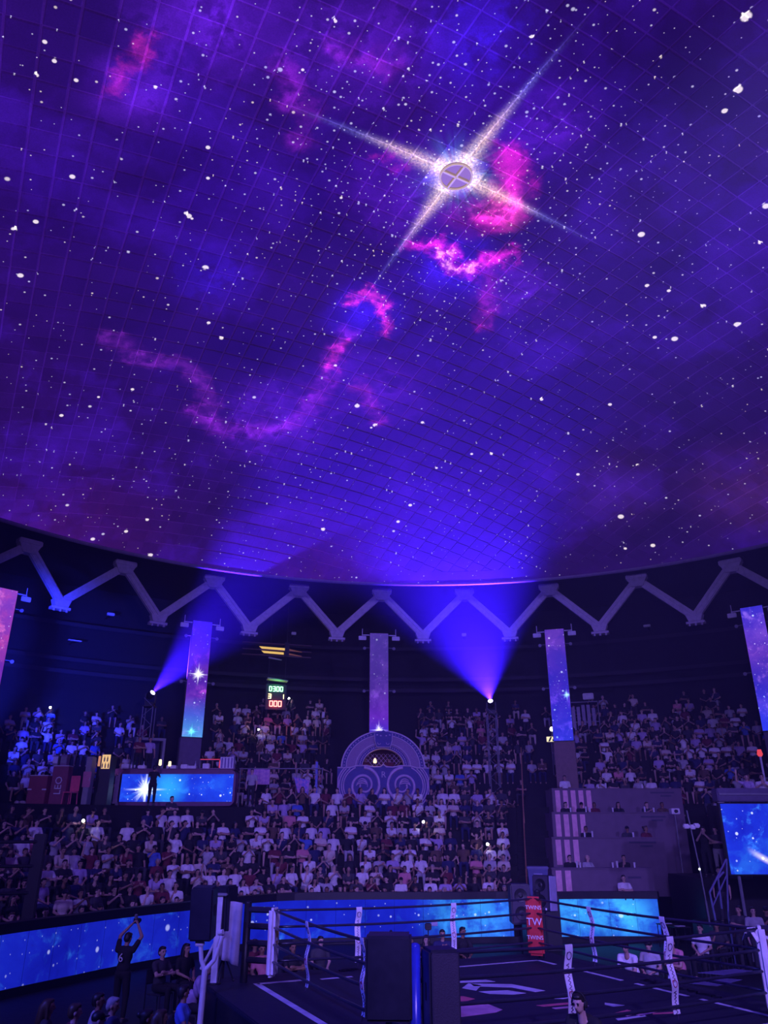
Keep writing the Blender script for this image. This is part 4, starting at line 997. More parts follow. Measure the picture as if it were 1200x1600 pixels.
for s in (-1, 1):
    b = MB(); b.tube([(s * (.22 + .08 * math.cos(t)), -.22, 3.12 + .09 * math.sin(t)) for t in [math.pi * (1.1 + .9 * i / 8) if s < 0 else math.pi * (1.9 - .9 * i / 8) for i in range(9)]], .016, 5); b.ball((s * .14, -.21, 3.46), (.05, .02, .035), 8, 5); b.ball((s * .32, -.21, 3.50), (.05, .02, .03), 8, 5); b.build('crest_relief', M_REL, cr)
b = MB(); b.bbox((0, .38, 1.0), (3.6, .7, 2.0), .03); b.build('counter', M_DRED, booth)
lp = empty('table_lamp', bp + Matrix.Rotation(math.radians(4.75), 3, 'Z') @ Vector((-.40, .20, 2.03)), 0, 'small warm glowing lamp on the counter of the ornate booth', 'lamp')
b = MB(); b.lathe([(.09, 0), (.09, .02), (.02, .04), (.02, .12)], 12); b.build('base', M_BLACK, lp)
b = MB(); b.lathe([(.06, .12), (.09, .16), (.07, .30), (.03, .36)], 12); b.build('shade', glow('warm_lamp', (1, .72, .42), 2.2), lp)
l = bpy.data.lights.new('lamp_light', 'POINT'); l.energy = 4; l.color = (1, .45, .25); l.shadow_soft_size = .08; lo = bpy.data.objects.new('lamp_light', l); COL.objects.link(lo); lo.parent = lp; lo.location = (0, -.12, .3)

# ------------------------------------------------------------------ bar with a screen in its front
BY = 36.5; p0, p1 = at_y(174, 1255, BY), at_y(374, 1257, BY); bw = p1.x - p0.x
bar = empty('bar_counter', ((p0.x + p1.x) / 2, BY, 4.74), 0, 'long bar with rounded maroon frame and a blue screen in its front', 'bar')
M_BARF = mat('bar_frame', (.16, .05, .13), .5)
b = MB(); n = 8; R_ = .28; hw, hh = bw / 2 - .25, 1.58
rc = []
for cx_, cz_, q0 in ((hw - R_, hh - R_, 0), (-hw + R_, hh - R_, 90), (-hw + R_, R_ + .02, 180), (hw - R_, R_ + .02, 270)):
    rc += [(cx_ + R_ * math.cos(math.radians(q0 + 90 * i / n)), cz_ + R_ * math.sin(math.radians(q0 + 90 * i / n))) for i in range(n + 1)]
b.prism(rc, -.0, .7); b.build('body', M_BARF, bar)
b = MB(); b.bbox((-bw / 2 + .22, .25, .72), (.44, .5, 1.44), .12); b.build('end_drum', mat('bar_end', (.34, .24, .36), .6), bar)
k, c, P0 = galaxy_screen('bar_screen_picture', (.008, .02, .55), (.012, .05, .80), (.02, .12, .9), (.03, .25, .6), 1, .6, 1.6, 17, .9, 'flat', [(-1.42, .72, .42, (.9, 1, 1))], .6)
gd = k.vm('DISTANCE', P0, (-.4, .8, 0)); c = k.col_add(c, (.02, .40, .38), k.math('MULTIPLY', k.smooth(gd, 1.1, 0), .8))
b = MB(); z0, z1 = .20, 1.38; x0, x1 = at_y(189, 1230, BY).x - bar.location.x, at_y(364, 1230, BY).x - bar.location.x
b.add([(x0, -.02, z0), (x1, -.02, z0), (x1, -.02, z1), (x0, -.02, z1), (x0, .02, z0), (x1, .02, z0), (x1, .02, z1), (x0, .02, z1)], [(0, 1, 2, 3), (4, 7, 6, 5), (0, 3, 7, 4), (1, 5, 6, 2), (3, 2, 6, 7), (0, 4, 5, 1)]); b.build('screen_face', screen_mat(k, c, 1.15), bar)
b = MB(); b.bbox((0, .35, hh + .02), (bw - .6, .8, .05), .02); b.build('worktop', M_BARF, bar)
zt = 4.74 + hh + .045
def bottle(x, h, m, label, y=BY + .3, z=zt):
    b = MB(); b.lathe([(.035, 0), (.04, .01), (.04, h * .6), (.015, h * .75), (.013, h), (.016, h + .01)], 10)
    o = b.build('bottle', m, None, (x, y, z), smooth=True); tag(o, label, 'bottle', 'bottles on the bar'); q = MB(); q.lathe([(.0415, h * .15), (.0415, h * .5)], 10); q.build('paper_label', M_WHITE, o); return o
def box_thing(name, loc, d, m, label, cat, group=None, rz=0.0, lid=None):
    b = MB(); b.bbox((0, 0, d[2] / 2), d, .012); o = b.build(name, m, None, loc, rz); tag(o, label, cat, group)
    if lid: q = MB(); q.bbox((0, 0, d[2] + .01), (d[0] * 1.03, d[1] * 1.03, .03), .01); q.build('lid', lid, o)
    return o
bx0 = bar.location.x
M_GLASSG = mat('green_glass', (.03, .12, .06), .15); M_GLASSB = mat('brown_glass', (.12, .05, .02), .15); M_CLEAR = mat('pale_plastic_bottle', (.55, .55, .7), .2)
for i, (px, h, m, w) in enumerate(((205, .30, M_CLEAR, 'pale'), (210, .34, M_GLASSG, 'green'), (216, .28, M_GLASSB, 'brown'), (224, .32, M_CLEAR, 'tall pale'), (283, .30, M_GLASSB, 'tall brown'), (305, .34, M_CLEAR, 'slim pale'), (343, .36, M_GLASSG, 'tall green'))):
    bottle(at_y(px, 1200, BY + .3).x, h, m, '%s bottle on the bar, %s' % (w, ('first from its left end', 'second from its left end', 'third from its left end', 'left of the black clad barkeeper', 'right of the glowing bar lamps', 'left of the red lit rack', 'left of the striped carton')[i]))
for i, (px, w, h) in enumerate(((196, .34, .22), (222, .30, .16), (268, .45, .16), (288, .30, .20), (300, .40, .14), (322, .30, .24))):
    box_thing('takeaway_box', (at_y(px, 1200, BY + .35).x, BY + .40, zt), (w, .3, h), M_WHITE if i % 2 else M_PALE, 'pale takeaway box on the bar, ' + ('at its left end', 'by the standing dark figure', 'under the glowing bar lamps', 'right of the glowing bar lamps', 'at its middle', 'by the red lit rack')[i], 'box', 'boxes on the bar')
cs = box_thing('striped_carton', (at_y(355, 1200, BY + .4).x, BY + .4, zt), (.62, .4, .52), M_PALE, 'pale carton with violet stripes at the right end of the bar', 'box')
for i in range(4): q = MB(); q.box((-.22 + i * .15, -.203, .26), (.05, .01, .44)); q.build('stripe', mat('violet_stripe', (.12, .06, .3), .6), cs)
rk = empty('red_lit_rack', (at_y(329, 1198, BY + .5).x, BY + .42, zt), 0, 'low red lit rack near the right end of the bar', 'rack')
for z in (.02, .40): q = MB(); q.box((0, 0, z), (.95, .3, .03)); q.build('shelf', M_GREY, rk)
for x in (-.46, .46): q = MB(); q.box((x, 0, .21), (.03, .3, .40)); q.build('upright', M_GREY, rk)
q = MB(); q.tube([(-.45, -.16, .42), (.45, -.16, .42)], .012, 6); q.tube([(.46, -.16, .04), (.46, -.16, .38)], .02, 6); q.build('red_tube', glow('red_tube_light', (1, .05, .12), .9), rk)
for px, s, w in ((250, 1.0, 'tall'), (265, .8, 'low')):
    lp = empty('bar_lamp', (at_y(px, 1200, BY + .3).x, BY + .25, zt), 0, '%s warm glowing lamp on the bar' % w, 'lamp', 'lamps on the bar')
    q = MB(); q.lathe([(.07, 0), (.07, .02), (.015, .03), (.015, .14 * s)], 10); q.build('base', M_BLACK, lp); q = MB(); q.lathe([(.04, .14 * s), (.075, .18 * s), (.06, .40 * s), (.03, .42 * s)], 10); q.build('shade', glow('bar_lamp_glow', (1, .80, .55), 1.6), lp)

# left of the bar: drinks stand, crate, cabinets
LY = 33.2
def px_box(name, x0, y0, x1, y1, Y, dep, m, label, cat, zfloor=None, **k):
    a, b_ = at_y(x0, y1, Y), at_y(x1, y0, Y); z0 = a.z if zfloor is None else zfloor
    return box_thing(name, ((a.x + b_.x) / 2, Y + dep / 2, z0), (b_.x - a.x, dep, b_.z - z0), m, label, cat, **k)
M_MAR = mat('maroon_panel', (.20, .035, .08), .5)
lz = 4.75
leo = px_box('drinks_stand', 77, 1197, 108, 1240, LY, .5, M_MAR, 'maroon drinks stand with upright pale lettering, left of the bar', 'stand', lz, lid=M_PALE)
vs, fs = text_mesh('LEO', .40, .004); q = MB(); q.add([(-v[2] , v[1] - .256, v[0] + .72) for v in vs], fs); q.build('lettering', M_PALE, leo)
top_z = at_y(90, 1197, LY).z
a = px_box('speaker_box', 81, 1180, 92, 1197, LY + .1, .3, M_GREY, 'grey box on the drinks stand, its left one', 'box', top_z + .03); a2 = px_box('crate', 93, 1179, 106, 1197, LY + .1, .3, mat('dull_purple_crate', (.18, .10, .2), .6), 'dull purple crate on the drinks stand, its right one', 'crate', top_z + .03)
for o_, w in ((a, .28), (a2, .34)): q = MB(); q.box((0, -.155, .22), (w * .7, .012, .26)); q.build('front_panel', M_PALE if o_ is a else M_GREY, o_)
cr = px_box('red_chest', 43, 1212, 75, 1236, LY - .4, .6, mat('dark_red_chest', (.22, .03, .06), .5), 'dark red cool chest left of the drinks stand', 'chest', lz, lid=M_PALE)
for s in (-.3, .3): q = MB(); q.bbox((s, -.31, .55), (.18, .03, .05), .01); q.build('handle', M_PALE, cr)
ps = empty('pink_chair', at_y(112, 1226, LY) , -.3, 'plastic chair with a pink glow in its colour, beside the drinks stand', 'chair'); ps.location.z = lz; M_PK = mat('pink_glow_plastic', (.75, .12, .20), .4)  # the seat's pink glow is put into its plastic colour
q = MB(); q.bbox((0, 0, .45), (.45, .45, .05), .02); q.build('seat', M_PK, ps); q = MB(); q.bbox((0, .21, .80), (.45, .05, .62), .02); q.build('backrest', M_PK, ps)
for sx in (-.19, .19):
    for sy in (-.19, .19): q = MB(); q.tube([(sx, sy, .44), (sx * 1.1, sy * 1.1, 0)], .022, 6); q.build('leg', M_PK, ps)
cab = px_box('cabinet', 132, 1182, 145, 1212, LY + .4, .5, M_GREY, 'narrow cabinet with a pink door, between drinks stand and fridge', 'cabinet', lz)
q = MB(); q.bbox((0, -.26, .98), (.34, .02, .62), .01); d_ = q.build('door', mat('pink_door', (.45, .14, .22), .5), cab); q = MB(); q.box((.12, -.28, .98), (.02, .02, .12)); q.build('handle', M_STEEL, d_)
fr = px_box('drinks_fridge', 147, 1181, 176, 1232, LY + 1.2, .6, M_BLACK, 'black drinks fridge with a warm lit window, left end of the bar', 'fridge', lz)
fz = at_y(160, 1203, LY + 1.2).z - lz; q = MB(); q.box((.05, -.305, fz + .34), (.36, .012, .58)); w_ = q.build('lit_window', glow('fridge_light', (1, .62, .30), .9), fr)
for i in range(5): q = MB(); q.lathe([(.03, 0), (.03, .14), (.012, .18), (.012, .22)], 8, 0, Mat((-.08 + .065 * i, -.33, fz + .08 + .26 * (i % 2)))); q.build('bottle_inside', M_GLASSB, fr)
q = MB(); q.box((-.24, -.305, fz + .36), (.10, .012, .42)); q.build('lit_strip', glow('fridge_strip', (1, .42, .25), .6), fr)
# dark doorway behind the bar
dp = at_r(233, 1176, 25.9); dr = empty('door_1', dp, -math.radians(ang_of(dp)), None, None); dr['kind'] = 'structure'; dr.location.z = CONC
q = MB(); q.box((0, .3, .72), (1.42, .9, 1.44)); q.build('landing', M_BLACK, dr); q = MB(); q.box((0, .75, 2.3), (1.3, .08, 1.8)); q.build('door_panel', mat('door_blue', (.03, .03, .10), .6), dr)
for s in (-.65, .65): q = MB(); q.box((s, 0, 1.5), (.12, .25, 3.0)); q.build('jamb', M_GREY, dr)
q = MB(); q.box((0, 0, 3.06), (1.42, .25, .12)); q.build('head', M_GREY, dr)

# banners, pillar on the concourse rail
def banner(pts, Y, label, m):
    P = [at_y(x, y, Y) for x, y in pts]; o0 = P[0].copy(); n = 10; vs = []
    for j in range(n + 1):
        for i in range(n + 1):
            u_, v_ = i / n, j / n; q = P[0].lerp(P[1], u_).lerp(P[3].lerp(P[2], u_), v_); vs.append(q - o0 + Vector((0, .03 * math.sin(u_ * 9 + v_), 0)))
    b = MB(); b.add(vs, [(j * 11 + i, j * 11 + i + 1, j * 11 + i + 12, j * 11 + i + 11) for j in range(n) for i in range(n)])
    o = b.build('banner', m, None, o0, smooth=True); sm = o.modifiers.new('thickness', 'SOLIDIFY'); sm.thickness = .01; tag(o, label, 'banner'); return o
def check_mat(name, c0, c1, scale, rot=.78):
    k = NT(name); p = k.n.new('ShaderNodeBsdfPrincipled'); k.t.links.new(p.outputs[0], k.out.inputs[0]); tc = k.n.new('ShaderNodeTexCoord'); mp = k.n.new('ShaderNodeMapping'); mp.inputs['Rotation'].default_value = (math.pi / 2, 0, rot)
    k.put(mp.inputs[0], tc.outputs['Object']); ck = k.n.new('ShaderNodeTexChecker'); k.put(ck.inputs[0], mp.outputs[0]); ck.inputs[1].default_value = (*c0, 1); ck.inputs[2].default_value = (*c1, 1); ck.inputs[3].default_value = scale
    k.put(p.inputs[0], ck.outputs[0]); p.inputs['Roughness'].default_value = .8; return k.mat
M_CHK = check_mat('pink_check_cloth', (.62, .34, .58), (.48, .24, .55), 7)
banner([(387, 1202), (422, 1202), (421, 1226), (386, 1226)], 38.8, 'pink checked banner hung straight, right of the bar', M_CHK)
banner([(459, 1214), (484, 1219), (481, 1244), (466, 1243)], 38.6, 'pink and blue checked banner hanging crooked, left of the ornate booth', check_mat('pink_blue_check_cloth', (.60, .30, .62), (.28, .22, .62), 6))
rl = empty('banner_rail', at_y(435, 1202, 38.9), 0, 'dark rail along the walkway carrying the two checked banners', 'rail'); z_ = rl.location.z
q = MB(); q.tube([(-1.9, 0, .03), (2.2, 0, .03)], .03, 8); q.build('top_bar', M_GREY, rl)
for x in (-1.85, -.5, .9, 2.15): q = MB(); q.tube([(x, 0, .03), (x, 0, CONC - z_ - .6)], .025, 6); q.build('post', M_GREY, rl)
pl = px_box('slim_pillar', 491.5, 1190, 497, 1245, 38.9, .14, mat('painted_blue_light', (.08, .10, .5), .4), 'slim pillar with blue light in its colour, left of the ornate booth', 'pillar', 4.2); q = MB(); q.bbox((0, 0, 2.05), (.3, .3, .05), .01); q.build('cap', M_GREY, pl)  # blue light on the pillar is put into its base colour

# ------------------------------------------------------------------ scoreboard, roof louvre, striped board, exit lamp
def seven(ch, b, x, z, w, h, t=.12):
    seg = {'0': 'abcdef', '1': 'bc', '2': 'abged', '3': 'abgcd', '5': 'afgcd'}[ch]; m = z + h / 2; tw = w * t * 1.4
    R_ = {'a': (x + w / 2, z + h, w, tw), 'g': (x + w / 2, m, w, tw), 'd': (x + w / 2, z, w, tw), 'b': (x + w, z + h * .75, tw, h / 2), 'c': (x + w, z + h * .25, tw, h / 2), 'f': (x, z + h * .75, tw, h / 2), 'e': (x, z + h * .25, tw, h / 2)}
    for s in seg: cx_, cz_, ww, hh_ = R_[s]; b.box((cx_, -.09, cz_), (ww + tw * .5, .03, hh_ + tw * .5))
sp_ = at_r(431, 1089, 31.5); sb = empty('scoreboard', sp_, -math.radians(ang_of(sp_)), 'small scoreboard with green, yellow and red lit digits', 'scoreboard')
q = MB(); q.bbox((0, 0, 0), (1.25, .12, 1.50), .03); q.build('housing', M_BLACK, sb)
for txt, x, z, w, h, col, st in (('0300', -.42, .33, .13, .26, (.25, 1, .45), 9), ('3', -.46, -.10, .15, .24, (1, .75, .25), 8), ('1', .33, -.10, .12, .24, (1, .75, .25), 8), ('000', -.36, -.56, .17, .30, (1, .10, .09), 14)):
    q = MB()
    for i, ch in enumerate(txt): seven(ch, q, x + i * (w + .09), z, w, h)
    q.build('digits', glow('digit_light_' + txt, col, st * .85), sb)
l = bpy.data.lights.new('digit_light', 'POINT'); l.energy = 26; l.color = (1, .12, .1); l.shadow_soft_size = .3; lo = bpy.data.objects.new('digit_light', l); COL.objects.link(lo); lo.parent = sb; lo.location = (0, -.5, -.45)
l = bpy.data.lights.new('digit_light', 'POINT'); l.energy = 22; l.color = (.15, 1, .3); l.shadow_soft_size = .3; lo = bpy.data.objects.new('digit_light', l); COL.objects.link(lo); lo.parent = sb; lo.location = (0, -.5, .75)
q = MB(); q.tube([(-.5, 0, .75), (-.5, 0, 5.5)], .02, 6); q.tube([(.5, 0, .75), (.5, 0, 5.5)], .02, 6); q.build('hanger', M_BLACK, sb)
q = MB(); q.prism([(-.62, .98), (.62, .88), (.62, .93), (-.62, 1.06)], -.5, .1); q.build('hood', mat('hood_paint', (.30, .32, .30), .5), sb)
rp = at_r(433, 1017, 31.0); rf = empty('roof_louvre', rp, -math.radians(ang_of(rp)), 'long louvred duct high above the scoreboard, yellow reflections painted as glow', 'lamp')  # no lamp: ducts whose reflected scoreboard light is painted as glow
for i, (z, x0, x1) in enumerate(((.14, -.95, .45), (-.12, -.80, .40))):
    q = MB(); q.prism([(x0, z - .07), (x1, z - .10), (x1, z + .03), (x0 - .15, z + .06)], -.10, -.06); q.build('lit_panel', glow('yellow_reflection_glow', (1.0, .62, .18), .85), rf)
    q = MB(); q.prism([(.72, z - .10), (1.5, z - .16), (1.5, z - .13), (.72, z + .0)], -.10, -.06); q.build('dim_panel', glow('dim_reflection_glow', (.35, .12, .14), .35), rf)
for z in (.42, .02, -.30): q = MB(); q.box((0, 0, z), (4.2, .12, .05)); q.build('louvre', mat('louvre_paint', (.16, .08, .09), .6), rf)
q = MB(); q.box((.58, -.02, .1), (.26, .25, .85)); q.build('hanger_box', M_BLACK, rf); q = MB(); q.tube([(.58, 0, .4), (.58, 0, 4.6)], .03, 6); q.build('hanger', M_BLACK, rf)
q = MB(); q.prism([(-.5, -.48), (.3, -.58), (.3, -.53), (-.5, -.40)], -.1, .0); q.build('lower_slat', mat('lower_slat_paint', (.4, .4, .42), .4), rf)
# striped board behind the blue hanging screen
p = at_r(913, 1150, 31.6); sbd = empty('striped_board', p, -math.radians(ang_of(p)), 'board of upright pale slats beside the blue hanging screen with the square star', 'board'); zf = UP0 + UPS * 6.6
for i in range(6): h0 = .10 * (i % 2); q = MB(); q.bbox((-.78 + i * .29, -.03, 1.02 - h0), (.19, .05, 1.7 - .2 * (i % 3)), .01); q.build('slat', mat('pale_slat', (.30, .26, .36), .6), sbd)
for x in (-.9, .95): q = MB(); q.tube([(x, .03, 1.9), (x, .03, -1.4)], .03, 6); q.build('upright', M_GREY, sbd)
for z in (.12, .8, 1.95): q = MB(); q.box((0, .03, z), (1.9, .05, .05)); q.build('rail', M_GREY, sbd)
q = MB(); q.bbox((.45, 0, 2.25), (.62, .3, .36), .03); q.build('top_box', M_PALE, sbd)
p = at_r(862, 1139, 29.0); ex = empty('work_lamp', p, -math.radians(ang_of(p)), 'small white glowing work lamp left of the blue hanging screen', 'lamp')
q = MB(); q.bbox((0, .06, 0), (.36, .08, .26), .02); q.build('housing', M_BLACK, ex); q = MB(); q.lathe([(.13, 0), (.12, .05), (.04, .08)], 14, 0, Mat((.02, .02, 0), 0, math.pi / 2)); q.build('lens', glow('white_work_light', (1, .95, .8), 5), ex); q = MB(); q.tube([(0, .08, -.1), (0, .08, -2.9)], .025, 6); q.build('pole', M_GREY, ex)
p = at_r(861, 1155, 28.6); es = empty('exit_sign', p, -math.radians(ang_of(p)), 'small lit white and amber sign with black slanting marks, under the work lamp', 'sign')
q = MB(); q.bbox((0, .04, 0), (.56, .08, .34), .02); q.build('case', M_BLACK, es); q = MB(); q.box((0, -.005, 0), (.48, .012, .27)); fc = q.build('lit_face', glow('sign_light', (1, .86, .55), 1.1), es)
q = MB(); q.prism([(-.16, -.12), (-.06, -.12), (.06, .12), (-.04, .12)], -.02, -.012); q.prism([(.06, -.12), (.12, -.12), (.2, .12), (.15, .12)], -.02, -.012); q.prism([(.06, -.05), (.2, -.05), (.2, -.01), (.06, -.01)], -.02, -.012); q.build('marks', M_BLACK, fc)
q = MB(); q.tube([(0, .06, -.1), (0, .06, -2.3)], .025, 6); q.build('pole', M_GREY, es)
# small fittings on the dark back wall
for px, py, w, h, lab in ((173, 960, .42, .16, 'small pale box on the dark wall right of the left hanging screen'), (117, 1001, .75, .06, 'thin pale bar on the dark wall, low left'), (459, 990, .30, .18, 'small pale box on the dark wall above the roof louvre'), (1011, 978, .42, .14, 'small pale box on the dark wall right of the blue hanging screen'), (725, 992, .30, .2, 'small pale box on the dark wall in the blue beam'), (505, 1117, .16, .34, 'small pale upright plate left of the violet hanging screen')):
    p = at_r(px, py, 33.5 if px != 505 else 30.6); q = MB(); q.bbox((0, 0, 0), (w, .2, h), .02); o = q.build('wall_fitting', M_PALE, None, p, -math.radians(ang_of(p))); tag(o, lab, 'fitting'); q = MB(); q.box((0, .62, 0), (.08, 1.15, .05)) if px != 505 else q.tube([(0, .05, -.1), (0, .05, -1.6)], .03, 6); q.build('bracket', M_BLACK, o)

# ------------------------------------------------------------------ beam lamps
def beam_lamp(px, py, R_, tgt, energy, size, label, floor_z, colour=(.06, .012, 1.0)):
    p = at_r(px, py, R_); t = empty('beam_lamp', (p.x, p.y, floor_z), 0, label, 'lamp', None); h = p.z - floor_z
    d = (Vector(tgt) - p).normalized(); Rm = d.to_track_quat('Z', 'Y').to_matrix().to_4x4()
    q = MB(); q.bbox((0, 0, h - .50), (.42, .36, .18), .03); q.build('base', M_BLACK, t)
    for s in (-1, 1): q = MB(); q.bbox((s * .24, 0, h - .22), (.07, .16, .52), .02); q.build('yoke', M_BLACK, t)
    q = MB(); q.lathe([(.10, -.28), (.17, -.20), (.18, .10), (.15, .14)], 16, 0, Matrix.Translation((0, 0, h)) @ Rm); hd = q.build('head', M_BLACK, t, smooth=True)
    q = MB(); q.lathe([(.135, .142), (.10, .165), (.02, .172)], 16, 0, Matrix.Translation((0, 0, h)) @ Rm); q.build('lens', glow('beam_lens', (.62, .58, 1.0), 7), hd)
    for sx in (-.25, .25):
        for sy in (-.25, .25): q = MB(); q.tube([(sx, sy, 0), (sx, sy, h - .6)], .025, 6); q.build('tower_post', M_GREY, t)
    z = .1
    while z < h - .7: q = MB(); q.tube([(-.25, -.25, z), (.25, -.25, z + .45)], .014, 5); q.tube([(.25, -.25, z + .45), (-.25, -.25, z + .9)], .014, 5); q.build('tower_brace', M_GREY, t); z += .9
    q = MB(); q.box((0, 0, h - .61), (.6, .6, .04)); q.build('tower_plate', M_BLACK, t)
    sl = spot('beam_light', (0, 0, 0), (0, 0, 1), energy, colour, size, .9, .06); sl.parent = t; sl.location = Vector((0, 0, h)) + d * .2; sl.rotation_euler = d.to_track_quat('-Z', 'Y').to_euler()
    return t
BEAM = 6.2
beam_lamp(236, 1085, 27.2, at_dome(505, 800), 36000 * BEAM, 44, 'purple beam lamp on a tower, throwing a blue beam to the right, above the doorway', UP0 + UPS * 1)
beam_lamp(767, 1098, 27.4, at_dome(690, 790), 60000 * BEAM, 60, 'purple beam lamp on a tower, throwing a wide blue beam upward, right of the booth', UP0 + UPS * 1)

# ------------------------------------------------------------------ judges' terraces
TI = [(32.3, 1357, 1020, 2.39, 2), (34.0, 1309, 1037, 3.46, 3), (35.7, 1270, 1052, 4.46, 4), (37.4, 1233, 1064, 5.52, 5)]
names4 = ('lowest', 'second', 'third', 'topmost')
M_STRIPE = mat('pale_pink_stripe', (.85, .44, .56), .55); desks = []
for i, (Y, yt, xr, zt_, ns) in enumerate(TI):
    x0, x1 = at_y(862, yt, Y).x, at_y(xr, yt, Y).x; zb = 1.30
    t = empty('judges_desk', ((x0 + x1) / 2, Y, zb), 0, '%s of the four dusky terrace desks, with %s pale stripes at its left' % (names4[i], ('two', 'three', 'four', 'five')[i]), 'desk', 'terrace desks beside the stairs'); w = x1 - x0; h = zt_ - zb
    dep = 1.5
    q = MB(); q.bbox((0, .06, h / 2), (w, .12, h), .02); q.build('front_panel', M_WOOD, t)
    q = MB(); q.box((w / 2 - .05, dep / 2 + .06, h / 2), (.1, dep - .1, h)); q.build('side_panel', M_WOOD, t); q = MB(); q.box((-w / 2 + .05, dep / 2 + .06, h / 2), (.1, dep - .1, h)); q.build('side_panel', M_WOOD, t)
    q = MB(); q.bbox((0, .22, h + .015), (w + .06, .5, .04), .012); q.build('desk_top', M_WOOD, t)
    fl = h - .80; q = MB(); q.box((0, dep / 2 + .1, fl / 2), (w - .2, dep - .05, fl)); q.build('platform', M_BLACK, t)
    vis = (.84, 1.0, .96, 1.0)[i]
    for s in range(ns): q = MB(); q.bbox((-w / 2 + .25 + s * .36, -.012, h - .03 - vis / 2), (.22, .03, vis - .06), .008); q.build('stripe', M_STRIPE, t)
    for k_, (dx, dz, ww) in enumerate(((.9, .16, 1.1), (.75, .30, .5))):
        if i or k_: q = MB(); q.box((w / 2 - dx, -.008, h - dz), (ww, .02, .07)); q.build('dark_lettering_bar', mat('dark_print', (.06, .05, .10), .6), t)
    desks.append((t, x0, x1, zt_, zb + fl))
def cup(x, y, z, h, label):
    b = MB(); b.lathe([(.032, 0), (.042, h), (.038, h), (.03, .01)], 10); o = b.build('cup', M_WHITE, None, (x, y, z)); tag(o, label, 'cup', 'cups on the terrace desks'); q = MB(); q.lathe([(.045, h - .002), (.045, h + .012), (.01, h + .016)], 10); q.build('lid', M_PALE, o); return o
for i, (ti, px) in enumerate(((0, 902), (0, 907), (0, 958), (0, 965), (0, 992), (1, 914), (1, 926), (1, 990), (2, 892), (2, 916), (2, 922), (2, 958), (2, 1008), (2, 1022), (3, 935), (3, 947), (3, 1004), (3, 1017))):
    Y, zt_ = TI[ti][0] + .2, TI[ti][3] + .035
    cup(at_y(px, TI[ti][1], Y).x, Y, zt_ , .17 if i % 3 else .22, '%s cup on the %s terrace desk, %s' % ('white' if i % 3 else 'tall white', names4[ti], ['first from its striped end', 'second from its striped end', 'third from its striped end', 'fourth from its striped end', 'fifth from its striped end', 'sixth from its striped end'][[0, 1, 2, 3, 4, 0, 1, 2, 0, 1, 2, 3, 4, 5, 0, 1, 2, 3][i]]))

# ------------------------------------------------------------------ right side: big screen, risers, handrails, camera boom
SY = 27.0
k, c, P0 = galaxy_screen('side_screen_picture', (.008, .015, .58), (.012, .035, .78), (.02, .13, .9), (.05, .30, .75), 1, .8, 1.3, 23, .95, 'flat', None, .9)
q0 = k.vm('SUBTRACT', P0, (-.28, .35, 0)); sq = k.n.new('ShaderNodeSeparateXYZ'); k.put(sq.inputs[0], q0)
cv = k.math('SUBTRACT', sq.outputs[1], k.math('MULTIPLY', sq.outputs[0], -.55)); c = k.col_add(c, (.75, .62, .60), k.math('MULTIPLY', k.smooth(k.math('ABSOLUTE', cv), .16, 0), k.smooth(k.math('ABSOLUTE', sq.outputs[0]), .75, .2)))
a, b_ = at_y(1125, 1256, SY), at_y(1138, 1366, SY); bsn = empty('side_screen', (a.x + 1.6, SY, b_.z), 0, 'big bright blue screen at the right edge, under a dark fascia', 'screen'); hh_ = a.z - b_.z
b = MB(); b.add([(-1.6, -.06, 0), (1.6, -.06, 0), (1.6, -.06, hh_), (-1.6, -.06, hh_), (-1.6, 0, 0), (1.6, 0, 0), (1.6, 0, hh_), (-1.6, 0, hh_)], [(0, 1, 2, 3), (4, 7, 6, 5), (0, 3, 7, 4), (1, 5, 6, 2), (3, 2, 6, 7), (0, 4, 5, 1)]); b.build('screen_face', screen_mat(k, c, 1.0), bsn)
b = MB(); b.bbox((0, .10, hh_ / 2), (3.3, .2, hh_ + .08), .02); b.build('housing', M_BLACK, bsn)
for x in (-1.3, 0, 1.3): b = MB(); b.tube([(x, .15, 0), (x, .15, -b_.z)], .05, 8); b.build('leg', M_GREY, bsn)
b = MB(); b.bbox((.1, .1, hh_ + .28), (3.6, .5, .42), .03); b.build('fascia', mat('fascia_paint', (.10, .08, .16), .5), bsn); b = MB(); b.box((.1, -.17, hh_ + .30), (3.5, .02, .05)); b.build('fascia_strip', M_GREY, bsn)
def riser(x0, x1, y0, y1, z, label, zb=0.0):
    b = MB(); b.bbox(((x0 + x1) / 2, (y0 + y1) / 2, (z + zb) / 2), (x1 - x0, y1 - y0, z - zb), .02); o = b.build('riser', M_BLACK); tag(o, label, 'platform'); return o
riser(10.6, 15.5, 27.6, 29.4, .95, 'low black riser behind the side screen legs'); riser(11.2, 15.5, 29.6, 33, 2.2, 'high black riser with two camera operators on it, left of the side screen')
M_BLUEP = mat('blue_grey_pipe', (.20, .20, .40), .4, .3)
hr = empty('stair_handrail', (10.75, 26.2, 0), 0, 'blue grey pipe handrail climbing left of the side screen', 'handrail')
HB = Vector((10.75, 26.2, 0)); P_ = lambda x, y, Y=26.2: at_y(x, y, Y) - HB
for pts in ([(1135, 1342), (1109, 1394), (1117, 1432)], [(1131, 1362), (1122, 1372)]): b = MB(); b.tube([P_(*p) for p in pts], .03, 8); b.build('rail', M_BLUEP, hr)
for pts in ([(1122, 1372), (1128, 1420)], [(1135, 1342), (1138, 1430)]): b = MB(); b.tube([P_(*p) for p in pts], .028, 8); b.build('post', M_BLUEP, hr)
